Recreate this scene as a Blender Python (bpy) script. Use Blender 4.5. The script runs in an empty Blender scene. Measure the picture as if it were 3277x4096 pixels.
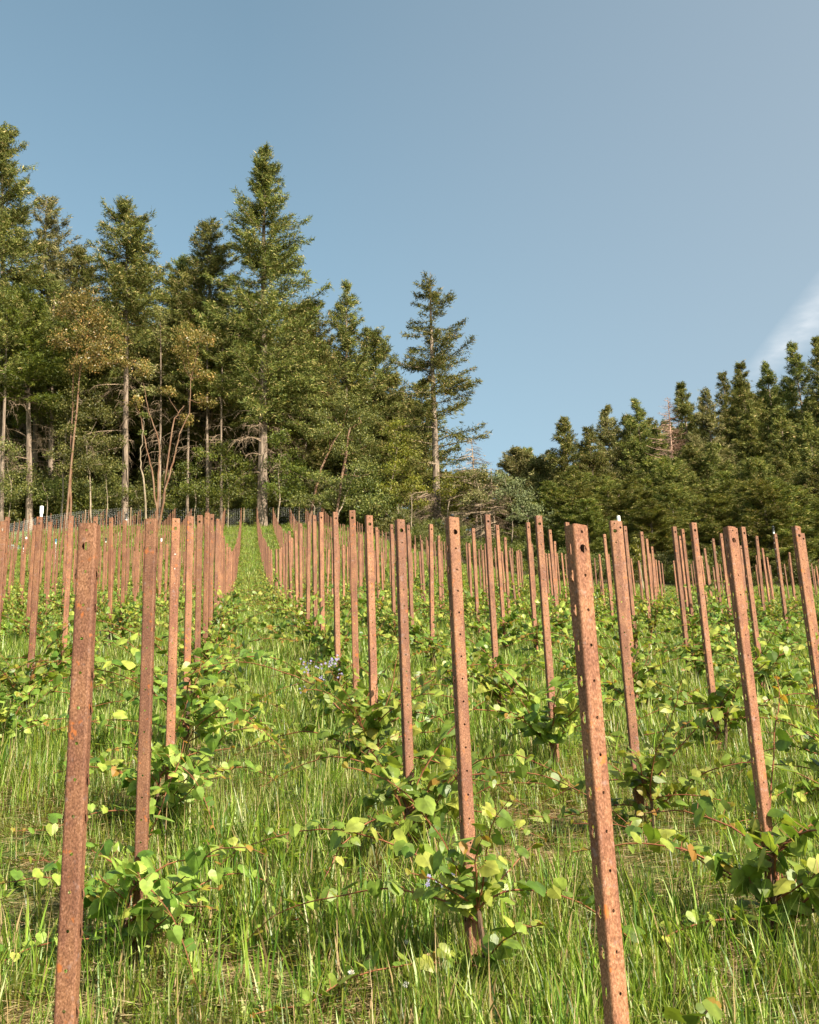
import bpy, math, random
import numpy as np
from mathutils import Vector, Matrix, Euler

S = bpy.context.scene
COL = S.collection
rnd = random.Random(7)

# ------------------------------------------------------------------ camera
CR = np.array([[0.9907919309804539, -0.005654487874967709, -0.13527518719593618],
               [-0.1304997309097854, -0.3060726387583494, -0.9430213995641746],
               [-0.03607173043391914, 0.9519913689579191, -0.3039922099217837]])
cam_d = bpy.data.cameras.new('camera')
cam = bpy.data.objects.new('camera', cam_d)
COL.objects.link(cam)
M4 = Matrix.Identity(4)
for i in range(3):
    for j in range(3):
        M4[i][j] = CR[i][j]
cam.matrix_world = M4
cam_d.sensor_fit = 'HORIZONTAL'
cam_d.sensor_width = 24.0
cam_d.lens = 35.0
cam_d.clip_start = 0.05
cam_d.clip_end = 3000
cam_d.dof.use_dof = True
cam_d.dof.focus_distance = 8.0
cam_d.dof.aperture_fstop = 13.0
S.camera = cam

# ------------------------------------------------------------------ sky, sun, exposure
SUN = Vector((0.47, -0.70, 0.53)).normalized()
SUN_EL = math.asin(SUN.z)
SUN_AZ = math.atan2(SUN.x, SUN.y)          # clockwise from +Y
W = bpy.data.worlds.new('World')
S.world = W
W.use_nodes = True
wn, wl = W.node_tree.nodes, W.node_tree.links
wn.clear()
sky = wn.new('ShaderNodeTexSky'); sky.sky_type = 'NISHITA'; sky.sun_disc = False
sky.sun_elevation = SUN_EL; sky.sun_rotation = SUN_AZ
sky.altitude = 300; sky.air_density = 1.0; sky.dust_density = 2.2; sky.ozone_density = 1.2
hsv = wn.new('ShaderNodeHueSaturation'); hsv.inputs['Saturation'].default_value = 0.89
wl.new(sky.outputs[0], hsv.inputs['Color'])
tint = wn.new('ShaderNodeMix'); tint.data_type = 'RGBA'; tint.blend_type = 'MULTIPLY'
tint.inputs[0].default_value = 1.0
wl.new(hsv.outputs[0], tint.inputs[6]); tint.inputs[7].default_value = (0.905, 1.02, 0.855, 1)
# thin wisp of cloud, right above the right hand forest (a direction in the sky)
tc = wn.new('ShaderNodeTexCoord')
def raydir(x, y):
    v = np.array([x / .5264 - 1638.5, -(y / .5264 - 2048), -35 / 24 * 3277.])
    v = CR @ v
    return Vector(v / np.linalg.norm(v))
c0, c1 = raydir(1575, 800), raydir(1745, 640)
cn = c0.cross(c1).normalized(); ca = (c1 - c0).normalized()
def vdot(vec):
    n = wn.new('ShaderNodeVectorMath'); n.operation = 'DOT_PRODUCT'
    wl.new(tc.outputs['Generated'], n.inputs[0]); n.inputs[1].default_value = vec
    return n.outputs['Value']
def wmath(op, a, b=None, clamp=False):
    n = wn.new('ShaderNodeMath'); n.operation = op; n.use_clamp = clamp
    for k, v in ((0, a), (1, b)):
        if v is None: continue
        if isinstance(v, (int, float)): n.inputs[k].default_value = v
        else: wl.new(v, n.inputs[k])
    return n.outputs[0]
along = wmath('SUBTRACT', vdot(ca), float(c0.dot(ca)))
across = wmath('ABSOLUTE', vdot(cn))
width = wmath('ADD', wmath('MULTIPLY', along, 0.16), 0.010)
m1 = wmath('SUBTRACT', 1.0, wmath('DIVIDE', across, width), True)
m2 = wmath('MULTIPLY', wmath('ADD', along, 0.01), 22.0, True)
cmap = wn.new('ShaderNodeMapping'); cmap.inputs['Scale'].default_value = (30, 90, 160)
wl.new(tc.outputs['Generated'], cmap.inputs[0])
cno = wn.new('ShaderNodeTexNoise'); cno.inputs['Scale'].default_value = 1.0; cno.inputs['Detail'].default_value = 5
wl.new(cmap.outputs[0], cno.inputs['Vector'])
cm = wmath('MULTIPLY', wmath('MULTIPLY', m1, m2), wmath('MULTIPLY', wmath('POWER', cno.outputs[0], 1.0), 1.1, True), True)
front = wmath('GREATER_THAN', vdot(c0), 0.5)
cm = wmath('MULTIPLY', cm, front)
hz = wn.new('ShaderNodeMix'); hz.data_type = 'RGBA'          # paler air to the right
wl.new(wmath('MULTIPLY', wmath('MAXIMUM', vdot(Vector((1, 0.0, 0))), 0.0), 0.95, True), hz.inputs[0])
wl.new(tint.outputs[2], hz.inputs[6]); hz.inputs[7].default_value = (2.15, 2.42, 2.72, 1)
cmix = wn.new('ShaderNodeMix'); cmix.data_type = 'RGBA'
wl.new(wmath('MULTIPLY', cm, 0.75), cmix.inputs[0])
wl.new(hz.outputs[2], cmix.inputs[6]); cmix.inputs[7].default_value = (4.4, 4.5, 4.6, 1)
bg = wn.new('ShaderNodeBackground'); bg.inputs[1].default_value = 0.095
wl.new(cmix.outputs[2], bg.inputs[0])
wo = wn.new('ShaderNodeOutputWorld'); wl.new(bg.outputs[0], wo.inputs[0])

sd = bpy.data.lights.new('sun', 'SUN'); sd.energy = 5.0; sd.angle = math.radians(0.53)
sd.color = (1.0, 0.90, 0.73)
so = bpy.data.objects.new('sun', sd); COL.objects.link(so)
so.rotation_euler = SUN.to_track_quat('Z', 'Y').to_euler()
S.view_settings.view_transform = 'Standard'
S.view_settings.look = 'None'
S.view_settings.exposure = 1.36
S.view_settings.gamma = 1.0
S.render.engine = 'CYCLES'
S.cycles.max_bounces = 6
S.cycles.diffuse_bounces = 1
S.cycles.glossy_bounces = 2
S.cycles.transmission_bounces = 3
S.cycles.transparent_max_bounces = 4

# ------------------------------------------------------------------ terrain
SLOPE = 0.3184975970839469
HPOST = 2.05
GY = [-60, 14, 17, 20, 23, 27, 31, 37, 45, 55, 70, 85, 95, 105, 115, 140, 200, 300, 420]
GZ = [0, 0, -.05, -.15, -.30, -.60, -.88, -1.2, -1.45, -1.45, -1.25, -.8, -.2, .7, 1.0, 1.0, -6, -38, -75]
def sstep(a, b, x):
    t = np.clip((np.asarray(x, float) - a) / (b - a), 0, 1)
    return t * t * (3 - 2 * t)
def gz(X, Y):
    X = np.asarray(X, float); Y = np.asarray(Y, float)
    g = np.interp(Y, GY, GZ)
    g = g + np.interp(Y - 1.5, GY, GZ) + np.interp(Y + 1.5, GY, GZ)
    g = g / 3
    g = g - 0.018 * np.clip(X, 0, 12) * sstep(6, 14, Y)
    g = g + 0.055 * np.clip(X, 0, 8) * sstep(30, 50, Y)
    g = g - 0.10 * np.clip(X - 9, 0, 10) * sstep(28, 50, Y)
    g = g - 0.055 * np.clip(X - 9, 0, 60) * sstep(56, 90, Y) * (1 - sstep(98, 130, Y))
    g = g - 0.0 * X
    g = g - 0.07 * np.clip(-X - 13, 0, 60) * sstep(25, 60, Y)
    g = g + 0.02 * np.sin(X * 1.7 + Y * .9) + 0.02 * np.sin(X * .8 - Y * 1.3 + 1)
    return SLOPE * Y + g - HPOST
def gzf(x, y): return float(gz(x, y))

def PT(x, y, Y):
    """overview pixel -> world point standing at depth Y"""
    d = raydir(x, y)
    return Vector(d) * (Y / d.y)
def PS(x, y, X=None, Y=None):
    """source pixel -> world point on the plane X=const or Y=const"""
    d = raydir(x * .5264, y * .5264)
    t = X / d.x if X is not None else Y / d.y
    return Vector(d) * t
def project(p):
    c = CR.T @ np.array(p, float)
    F = 35 / 24 * 3277.
    return 1638.5 + F * c[0] / -c[2], 2048 - F * c[1] / -c[2]

# ------------------------------------------------------------------ helpers
def tag(o, label=None, cat=None, group=None, kind=None):
    if label: o['label'] = label
    if cat: o['category'] = cat
    if group: o['group'] = group
    if kind: o['kind'] = kind
    return o
def empty(name, loc=(0, 0, 0), rz=0.0):
    o = bpy.data.objects.new(name, None); COL.objects.link(o)
    o.empty_display_size = 0.2
    o.location = loc; o.rotation_euler = (0, 0, rz)
    return o
def mesh_np(name, V, F, mats=(), midx=None, smooth=False):
    """V (n,3); F list of index arrays: each (m,k)"""
    me = bpy.data.meshes.new(name)
    V = np.asarray(V, np.float32).reshape(-1, 3)
    if not isinstance(F, list): F = [F]
    F = [np.asarray(f, np.int32) for f in F if len(f)]
    me.vertices.add(len(V)); me.vertices.foreach_set('co', V.ravel())
    loops = np.concatenate([f.ravel() for f in F])
    sizes = np.concatenate([np.full(len(f), f.shape[1], np.int32) for f in F])
    starts = np.concatenate([[0], np.cumsum(sizes)[:-1]]).astype(np.int32)
    me.loops.add(len(loops)); me.loops.foreach_set('vertex_index', loops)
    me.polygons.add(len(sizes)); me.polygons.foreach_set('loop_start', starts)
    try: me.polygons.foreach_set('loop_total', sizes)
    except Exception: pass
    if midx is not None: me.polygons.foreach_set('material_index', np.asarray(midx, np.int32))
    me.polygons.foreach_set('use_smooth', np.full(len(sizes), smooth, bool))
    for m in mats: me.materials.append(m)
    me.update(calc_edges=True); me.validate()
    return me
def obj(name, me, parent=None, link=True):
    o = bpy.data.objects.new(name, me)
    if link: COL.objects.link(o)
    if parent is not None: o.parent = parent
    return o
class MB:
    """collects geometry, with material slots"""
    def __init__(s): s.V = []; s.F3 = []; s.F4 = []; s.M3 = []; s.M4 = []; s.n = 0
    def add(s, V, F, m=0):
        V = np.asarray(V, float).reshape(-1, 3); F = np.asarray(F, int)
        if len(F) == 0: return
        if F.shape[1] == 3: s.F3.append(F + s.n); s.M3.append(np.full(len(F), m))
        else: s.F4.append(F + s.n); s.M4.append(np.full(len(F), m))
        s.V.append(V); s.n += len(V)
    def tube(s, pts, rad, k=5, m=0, cap=True):
        pts = np.asarray(pts, float); n = len(pts)
        rad = np.broadcast_to(np.asarray(rad, float), (n,))
        T = np.gradient(pts, axis=0); T /= (np.linalg.norm(T, axis=1)[:, None] + 1e-9)
        ref = np.array([0, 0, 1.]) if abs(T[:, 2]).mean() < .8 else np.array([1., 0, 0])
        A = np.cross(T, ref); A /= (np.linalg.norm(A, axis=1)[:, None] + 1e-9)
        B = np.cross(T, A)
        a = np.arange(k) * 2 * math.pi / k
        V = pts[:, None] + rad[:, None, None] * (np.cos(a)[None, :, None] * A[:, None] + np.sin(a)[None, :, None] * B[:, None])
        i = np.arange(n - 1)[:, None] * k; j = np.arange(k)[None]; j2 = (j + 1) % k
        F = np.stack([i + j, i + j2, i + k + j2, i + k + j], -1).reshape(-1, 4)
        s.add(V.reshape(-1, 3), F, m)
        if cap and k >= 3:
            c = np.concatenate([pts[-1:], V[-1]]); f = [[0, 1 + q, 1 + (q + 1) % k] for q in range(k)]
            s.add(c, f, m)
            c = np.concatenate([pts[:1], V[0]]); f = [[0, 1 + (q + 1) % k, 1 + q] for q in range(k)]
            s.add(c, f, m)
    def box(s, lo, hi, m=0):
        x0, y0, z0 = lo; x1, y1, z1 = hi
        V = [(x0, y0, z0), (x1, y0, z0), (x1, y1, z0), (x0, y1, z0), (x0, y0, z1), (x1, y0, z1), (x1, y1, z1), (x0, y1, z1)]
        s.add(V, [(0, 3, 2, 1), (4, 5, 6, 7), (0, 1, 5, 4), (1, 2, 6, 5), (2, 3, 7, 6), (3, 0, 4, 7)], m)
    def lathe(s, prof, k=12, m=0, c=(0, 0, 0)):
        V = []; 
        for r, z in prof:
            for q in range(k):
                a = q * 2 * math.pi / k
                V.append((c[0] + r * math.cos(a), c[1] + r * math.sin(a), c[2] + z))
        F = []
        for i in range(len(prof) - 1):
            for q in range(k): F.append((i * k + q, i * k + (q + 1) % k, (i + 1) * k + (q + 1) % k, (i + 1) * k + q))
        s.add(V, F, m)
    def mesh(s, name, mats, smooth=False):
        V = np.concatenate(s.V); F = []; M = []
        if s.F3: F.append(np.concatenate(s.F3)); M.append(np.concatenate(s.M3))
        if s.F4: F.append(np.concatenate(s.F4)); M.append(np.concatenate(s.M4))
        return mesh_np(name, V, F, mats, np.concatenate(M), smooth)

# ------------------------------------------------------------------ materials
def mat(name):
    m = bpy.data.materials.new(name); m.use_nodes = True
    nt = m.node_tree; nt.nodes.clear()
    out = nt.nodes.new('ShaderNodeOutputMaterial')
    return m, nt.nodes, nt.links, out
def ramp(n, stops, interp='LINEAR'):
    r = n.new('ShaderNodeValToRGB'); r.color_ramp.interpolation = interp
    e = r.color_ramp.elements
    while len(e) < len(stops): e.new(0.5)
    for k, (p, c) in enumerate(stops):
        e[k].position = p; e[k].color = (*c, 1)
    return r
def foliage_mat(name, stops, trans=0.3, rough=0.6, spec=0.25, big=None, objvar=0.25, tcol=1.6):
    m, n, l, out = mat(name)
    geo = n.new('ShaderNodeNewGeometry'); oi = n.new('ShaderNodeObjectInfo')
    r = ramp(n, stops); l.new(geo.outputs['Random Per Island'], r.inputs[0])
    col = r.outputs[0]
    tcn = n.new('ShaderNodeTexCoord')
    if big:
        no = n.new('ShaderNodeTexNoise'); no.inputs['Scale'].default_value = big; no.inputs['Detail'].default_value = 2
        l.new(tcn.outputs['Object'], no.inputs['Vector'])
        mr = n.new('ShaderNodeMapRange'); mr.inputs[1].default_value = .3; mr.inputs[2].default_value = .7
        mr.inputs[3].default_value = .65; mr.inputs[4].default_value = 1.4
        l.new(no.outputs[0], mr.inputs[0])
        mx = n.new('ShaderNodeMix'); mx.data_type = 'RGBA'; mx.blend_type = 'MULTIPLY'; mx.inputs[0].default_value = 1
        l.new(col, mx.inputs[6]); l.new(mr.outputs[0], mx.inputs[7]); col = mx.outputs[2]
    mr2 = n.new('ShaderNodeMapRange'); mr2.inputs[3].default_value = 1 - objvar; mr2.inputs[4].default_value = 1 + objvar
    l.new(oi.outputs['Random'], mr2.inputs[0])
    hs = n.new('ShaderNodeHueSaturation'); l.new(col, hs.inputs['Color']); l.new(mr2.outputs[0], hs.inputs['Value'])
    mr3 = n.new('ShaderNodeMapRange'); mr3.inputs[3].default_value = .5 - objvar * .08; mr3.inputs[4].default_value = .5 + objvar * .08
    l.new(oi.outputs['Random'], mr3.inputs[0]); l.new(mr3.outputs[0], hs.inputs['Hue'])
    col = hs.outputs[0]
    p = n.new('ShaderNodeBsdfPrincipled'); l.new(col, p.inputs['Base Color'])
    p.inputs['Roughness'].default_value = rough; p.inputs['Specular IOR Level'].default_value = spec
    t = n.new('ShaderNodeBsdfTranslucent')
    tm = n.new('ShaderNodeMix'); tm.data_type = 'RGBA'; tm.blend_type = 'MULTIPLY'; tm.inputs[0].default_value = 1
    l.new(col, tm.inputs[6]); tm.inputs[7].default_value = (tcol, tcol * 1.0, tcol * .45, 1)
    l.new(tm.outputs[2], t.inputs['Color'])
    ms = n.new('ShaderNodeMixShader'); ms.inputs[0].default_value = trans
    l.new(p.outputs[0], ms.inputs[1]); l.new(t.outputs[0], ms.inputs[2]); l.new(ms.outputs[0], out.inputs[0])
    return m
def plain_mat(name, col, rough=.7, noise=None, col2=None, bump=0, spec=.3, metal=0, stretch=(1, 1, 1)):
    m, n, l, out = mat(name)
    p = n.new('ShaderNodeBsdfPrincipled'); p.inputs['Roughness'].default_value = rough
    p.inputs['Specular IOR Level'].default_value = spec; p.inputs['Metallic'].default_value = metal
    if noise:
        tcn = n.new('ShaderNodeTexCoord'); mp = n.new('ShaderNodeMapping'); mp.inputs['Scale'].default_value = stretch
        l.new(tcn.outputs['Object'], mp.inputs[0])
        no = n.new('ShaderNodeTexNoise'); no.inputs['Scale'].default_value = noise; no.inputs['Detail'].default_value = 6
        l.new(mp.outputs[0], no.inputs['Vector'])
        r = ramp(n, [(.35, col), (.65, col2 or col)]); l.new(no.outputs[0], r.inputs[0]); l.new(r.outputs[0], p.inputs['Base Color'])
        if bump:
            b = n.new('ShaderNodeBump'); b.inputs['Strength'].default_value = bump; b.inputs['Distance'].default_value = .03
            l.new(no.outputs[0], b.inputs['Height']); l.new(b.outputs[0], p.inputs['Normal'])
    else: p.inputs['Base Color'].default_value = (*col, 1)
    l.new(p.outputs[0], out.inputs[0])
    return m
def rust_mat():
    m, n, l, out = mat('rusty_steel')
    tcn = n.new('ShaderNodeTexCoord'); oi = n.new('ShaderNodeObjectInfo'); geo = n.new('ShaderNodeNewGeometry')
    off = n.new('ShaderNodeVectorMath'); off.operation = 'SCALE'; off.inputs[0].default_value = (37., 91., 53.)
    l.new(oi.outputs['Random'], off.inputs['Scale'])
    ad = n.new('ShaderNodeVectorMath'); ad.operation = 'ADD'
    l.new(tcn.outputs['Object'], ad.inputs[0]); l.new(off.outputs[0], ad.inputs[1])
    def noise(scale, detail=4, stretch=None, rough=.6):
        no = n.new('ShaderNodeTexNoise'); no.inputs['Scale'].default_value = scale
        no.inputs['Detail'].default_value = detail; no.inputs['Roughness'].default_value = rough
        if stretch:
            mp = n.new('ShaderNodeMapping'); mp.inputs['Scale'].default_value = stretch
            l.new(ad.outputs[0], mp.inputs[0]); l.new(mp.outputs[0], no.inputs['Vector'])
        else: l.new(ad.outputs[0], no.inputs['Vector'])
        return no.outputs[0]
    fine = noise(230, 4, (1, 1, .6), .75)
    r1 = ramp(n, [(.27, (.036, .015, .007)), (.42, (.130, .056, .026)), (.56, (.235, .112, .060)), (.74, (.41, .245, .165))])
    l.new(fine, r1.inputs[0])
    mid = noise(16, 3, (1, 1, .35))
    r2 = ramp(n, [(.38, (.72, .62, .64)), (.62, (1.12, 1.08, 1.02))]); l.new(mid, r2.inputs[0])
    mx = n.new('ShaderNodeMix'); mx.data_type = 'RGBA'; mx.blend_type = 'MULTIPLY'; mx.inputs[0].default_value = 1
    l.new(r1.outputs[0], mx.inputs[6]); l.new(r2.outputs[0], mx.inputs[7])
    # orange blooms of fresh rust, pale grey-violet patches
    o1 = noise(26, 3, (1, 1, .8)); ro = ramp(n, [(.63, (0, 0, 0)), (.70, (1, 1, 1))]); l.new(o1, ro.inputs[0])
    mo = n.new('ShaderNodeMix'); mo.data_type = 'RGBA'; l.new(ro.outputs[0], mo.inputs[0])
    sc = n.new('ShaderNodeMath'); sc.operation = 'MULTIPLY'; l.new(ro.outputs[0], sc.inputs[0]); sc.inputs[1].default_value = .8
    l.new(sc.outputs[0], mo.inputs[0])
    l.new(mx.outputs[2], mo.inputs[6]); mo.inputs[7].default_value = (.36, .105, .02, 1)
    g1 = noise(34, 3); rg = ramp(n, [(.60, (0, 0, 0)), (.72, (.5, .5, .5))]); l.new(g1, rg.inputs[0])
    mg = n.new('ShaderNodeMix'); mg.data_type = 'RGBA'; l.new(rg.outputs[0], mg.inputs[0])
    l.new(mo.outputs[2], mg.inputs[6]); mg.inputs[7].default_value = (.22, .155, .145, 1)
    hs = n.new('ShaderNodeHueSaturation'); l.new(mg.outputs[2], hs.inputs['Color'])
    mr = n.new('ShaderNodeMapRange'); mr.inputs[3].default_value = .76; mr.inputs[4].default_value = 1.2
    l.new(oi.outputs['Random'], mr.inputs[0]); l.new(mr.outputs[0], hs.inputs['Value'])
    p = n.new('ShaderNodeBsdfPrincipled'); l.new(hs.outputs[0], p.inputs['Base Color'])
    p.inputs['Roughness'].default_value = .72; p.inputs['Specular IOR Level'].default_value = .35
    b = n.new('ShaderNodeBump'); b.inputs['Strength'].default_value = .3; b.inputs['Distance'].default_value = .0008
    l.new(fine, b.inputs['Height']); l.new(b.outputs[0], p.inputs['Normal'])
    l.new(p.outputs[0], out.inputs[0])
    return m
def ground_mat():
    m, n, l, out = mat('field_soil')
    tcn = n.new('ShaderNodeTexCoord')
    a = n.new('ShaderNodeTexNoise'); a.inputs['Scale'].default_value = 14; a.inputs['Detail'].default_value = 8; a.inputs['Roughness'].default_value = .7
    l.new(tcn.outputs['Object'], a.inputs['Vector'])
    r = ramp(n, [(.35, (.055, .035, .018)), (.5, (.20, .135, .065)), (.68, (.40, .29, .16))]); l.new(a.outputs[0], r.inputs[0])
    c = n.new('ShaderNodeTexNoise'); c.inputs['Scale'].default_value = .9; c.inputs['Detail'].default_value = 5
    l.new(tcn.outputs['Object'], c.inputs['Vector'])
    r2 = ramp(n, [(.40, (0, 0, 0)), (.52, (1, 1, 1))]); l.new(c.outputs[0], r2.inputs[0])
    mx = n.new('ShaderNodeMix'); mx.data_type = 'RGBA'; l.new(r2.outputs[0], mx.inputs[0])
    l.new(r.outputs[0], mx.inputs[6]); mx.inputs[7].default_value = (.07, .10, .025, 1)
    p = n.new('ShaderNodeBsdfPrincipled'); p.inputs['Roughness'].default_value = .95; p.inputs['Specular IOR Level'].default_value = .1
    l.new(mx.outputs[2], p.inputs['Base Color'])
    b = n.new('ShaderNodeBump'); b.inputs['Strength'].default_value = .8; b.inputs['Distance'].default_value = .03
    l.new(a.outputs[0], b.inputs['Height']); l.new(b.outputs[0], p.inputs['Normal'])
    l.new(p.outputs[0], out.inputs[0])
    return m
M_rust = rust_mat()
M_ground = ground_mat()
M_floor = plain_mat('leaf_litter', (.03, .022, .012), .95, 2.0, (.075, .05, .025), .4)
M_grass = foliage_mat('grass_blade', [(0, (0.050, 0.095, 0.010)), (.3, (0.125, 0.190, 0.020)), (.65, (0.240, 0.305, 0.040)), (.9, (0.34, 0.38, 0.10)), (1, (0.50, 0.46, 0.25))],
                      trans=.38, rough=.42, spec=.45, objvar=.36)
M_straw = foliage_mat('straw', [(0, (0.225, 0.150, 0.068)), (.6, (0.375, 0.270, 0.135)), (1, (0.510, 0.405, 0.240))], trans=.2, rough=.6, objvar=.1, tcol=1.0)
M_vleaf = foliage_mat('vine_leaf', [(0, (0.063, 0.118, 0.016)), (.4, (0.130, 0.194, 0.028)), (.75, (0.210, 0.274, 0.046)), (1, (0.319, 0.327, 0.062))],
                      trans=.36, rough=.42, spec=.35, big=22, objvar=.15)
M_vyoung = foliage_mat('young_vine_leaf', [(0, (0.174, 0.195, 0.025)), (.6, (0.260, 0.221, 0.031)), (1, (0.298, 0.156, 0.037))], trans=.42, rough=.45, objvar=.1)
M_cane = plain_mat('vine_cane', (0.150, 0.045, 0.026), .55, 30, (0.247, 0.105, 0.045), .1)
M_vtrunk = plain_mat('vine_bark', (0.045, 0.026, 0.017), .9, 60, (0.135, 0.083, 0.053), .5, stretch=(1, 1, .25))
M_berry = foliage_mat('flower_cluster', [(0, (.22, .32, .04)), (1, (.42, .48, .08))], trans=.2)
M_fir = foliage_mat('fir_needles', [(0, (0.047, 0.064, 0.015)), (.40, (0.106, 0.125, 0.030)), (.78, (0.192, 0.198, 0.048)), (.91, (0.278, 0.244, 0.080)), (1, (0.477, 0.346, 0.161))],
                    trans=.2, rough=.65, spec=.2, big=.35, objvar=.22, tcol=1.3)
M_firpale = foliage_mat('pale_fir_needles', [(0, (0.073, 0.083, 0.026)), (.45, (0.151, 0.155, 0.054)), (.8, (0.244, 0.224, 0.090)), (1, (0.429, 0.337, 0.179))],
                        trans=.2, rough=.65, spec=.2, big=.35, objvar=.15, tcol=1.3)
M_bright = foliage_mat('bright_leaves', [(0, (0.042, 0.061, 0.012)), (.5, (0.092, 0.116, 0.018)), (1, (0.185, 0.184, 0.032))], trans=.3, rough=.5, spec=.3, big=.5, objvar=.15)
M_yell = foliage_mat('yellow_green_leaves', [(0, (0.069, 0.086, 0.011)), (.5, (0.147, 0.160, 0.021)), (1, (0.276, 0.242, 0.040))], trans=.3, rough=.5, spec=.3, big=.5, objvar=.12)
M_madr = foliage_mat('madrone_leaves', [(0, (0.067, 0.074, 0.018)), (.4, (0.173, 0.156, 0.040)), (.8, (0.307, 0.239, 0.070)), (1, (0.461, 0.258, 0.088))], trans=.22, rough=.4, spec=.4, big=.6, objvar=.12)
M_dull = foliage_mat('dull_leaves', [(0, (0.050, 0.067, 0.016)), (.5, (0.115, 0.130, 0.032)), (1, (0.240, 0.221, 0.064))], trans=.25, rough=.5, spec=.3, big=.6, objvar=.2)
M_grey = foliage_mat('grey_green_leaves', [(0, (0.064, 0.083, 0.037)), (.5, (0.129, 0.152, 0.064)), (1, (0.221, 0.230, 0.110))], trans=.2, rough=.6, big=.5, objvar=.12)
M_limb = plain_mat('fir_limb', (0.165, 0.120, 0.083), .95, 5, (0.285, 0.217, 0.150), 0)
M_bark = plain_mat('fir_bark', (0.090, 0.064, 0.046), .95, 5, (0.255, 0.195, 0.150), .9, stretch=(1, 1, .18))
M_madbark = plain_mat('madrone_bark', (0.120, 0.052, 0.026), .6, 2.2, (0.200, 0.125, 0.078), .2, stretch=(1, 1, .4))
M_palebark = plain_mat('pale_bark', (0.165, 0.124, 0.083), .85, 4, (0.315, 0.247, 0.180), .3, stretch=(1, 1, .4))
M_dead = plain_mat('dead_twigs', (0.225, 0.158, 0.105), .9, 4, (0.345, 0.255, 0.180), 0)
M_deadpink = plain_mat('dead_branches', (0.270, 0.158, 0.112), .9, 4, (0.375, 0.247, 0.188), 0)
M_pvc = plain_mat('white_plastic', (.80, .80, .77), .4, spec=.5)
M_black = plain_mat('black_plastic', (.025, .027, .03), .45, spec=.5)
M_blue = plain_mat('blue_plastic', (.05, .22, .38), .45, spec=.5)
M_wire = plain_mat('galvanised_wire', (.45, .45, .43), .5, spec=.5)
M_wood = plain_mat('weathered_wood', (0.225, 0.158, 0.098), .9, 6, (0.360, 0.270, 0.180), .3, stretch=(1, 1, .2))
M_valve = plain_mat('green_grey_plastic', (0.247, 0.300, 0.285), .6, spec=.3)
M_petal = plain_mat('violet_petals', (.16, .14, .30), .6, 40, (.26, .22, .36))
M_white = plain_mat('white_petals', (.75, .72, .62), .7)

# ------------------------------------------------------------------ ground
def axis(parts):
    return np.concatenate([np.linspace(a, b, k, endpoint=False) for a, b, k in parts])
gx = np.append(axis([(-420, -60, 24), (-60, -22, 38), (-22, 30, 130), (30, 80, 50), (80, 420, 22)]), 420)
gy = np.append(axis([(-120, 0, 16), (0, 30, 100), (30, 110, 130), (110, 170, 40), (170, 420, 20)]), 420)
GXX, GYY = np.meshgrid(gx, gy)
GZZ = gz(GXX, GYY)
nx, ny = len(gx), len(gy)
ii, jj = np.meshgrid(np.arange(nx - 1), np.arange(ny - 1))
i0 = (jj * nx + ii).ravel()
gF = np.stack([i0, i0 + 1, i0 + nx + 1, i0 + nx], -1)
cxm = GXX.ravel()[gF].mean(1); cym = GYY.ravel()[gF].mean(1)
def forest_edge(x): return np.interp(x, [-60, -20, -10, 2, 9, 18, 26, 60], [96, 106, 109, 110, 108, 66, 62, 60])
gM = (cym > forest_edge(cxm) + 1).astype(int)
ground = obj('ground', mesh_np('ground', np.stack([GXX, GYY, GZZ], -1), gF, [M_ground, M_floor], gM, True))
tag(ground, kind='structure')

# ------------------------------------------------------------------ instancing of uncountable stuff
def stuff_instances(name, src_objs, P, rot, scl, idx, label, cat, group=None):
    c = bpy.data.collections.new(name + '_sources')
    for k, o in enumerate(src_objs):
        c.objects.link(o)
    me = bpy.data.meshes.new(name); me.vertices.add(len(P))
    me.vertices.foreach_set('co', np.asarray(P, np.float32).ravel())
    a = me.attributes.new('rot', 'FLOAT_VECTOR', 'POINT'); a.data.foreach_set('vector', np.asarray(rot, np.float32).ravel())
    a = me.attributes.new('scl', 'FLOAT_VECTOR', 'POINT'); a.data.foreach_set('vector', np.asarray(scl, np.float32).ravel())
    a = me.attributes.new('idx', 'INT', 'POINT'); a.data.foreach_set('value', np.asarray(idx, np.int32))
    o = obj(name, me)
    ng = bpy.data.node_groups.new(name, 'GeometryNodeTree')
    ng.interface.new_socket('Geometry', in_out='INPUT', socket_type='NodeSocketGeometry')
    ng.interface.new_socket('Geometry', in_out='OUTPUT', socket_type='NodeSocketGeometry')
    gi = ng.nodes.new('NodeGroupInput'); go = ng.nodes.new('NodeGroupOutput')
    ip = ng.nodes.new('GeometryNodeInstanceOnPoints'); ci = ng.nodes.new('GeometryNodeCollectionInfo')
    ci.inputs['Collection'].default_value = c; ci.inputs['Separate Children'].default_value = True
    ci.inputs['Reset Children'].default_value = True
    def attr(nm, ty):
        n = ng.nodes.new('GeometryNodeInputNamedAttribute'); n.data_type = ty; n.inputs['Name'].default_value = nm
        return [s for s in n.outputs if s.enabled and s.name == 'Attribute'][0]
    L = ng.links
    L.new(gi.outputs[0], ip.inputs['Points']); L.new(ci.outputs[0], ip.inputs['Instance'])
    ip.inputs['Pick Instance'].default_value = True
    L.new(attr('idx', 'INT'), ip.inputs['Instance Index'])
    er = ng.nodes.new('FunctionNodeEulerToRotation'); L.new(attr('rot', 'FLOAT_VECTOR'), er.inputs[0])
    L.new(er.outputs[0], ip.inputs['Rotation']); L.new(attr('scl', 'FLOAT_VECTOR'), ip.inputs['Scale'])
    L.new(ip.outputs[0], go.inputs[0])
    md = o.modifiers.new('instances', 'NODES'); md.node_group = ng
    tag(o, label, cat, group, 'stuff')
    return o

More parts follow.
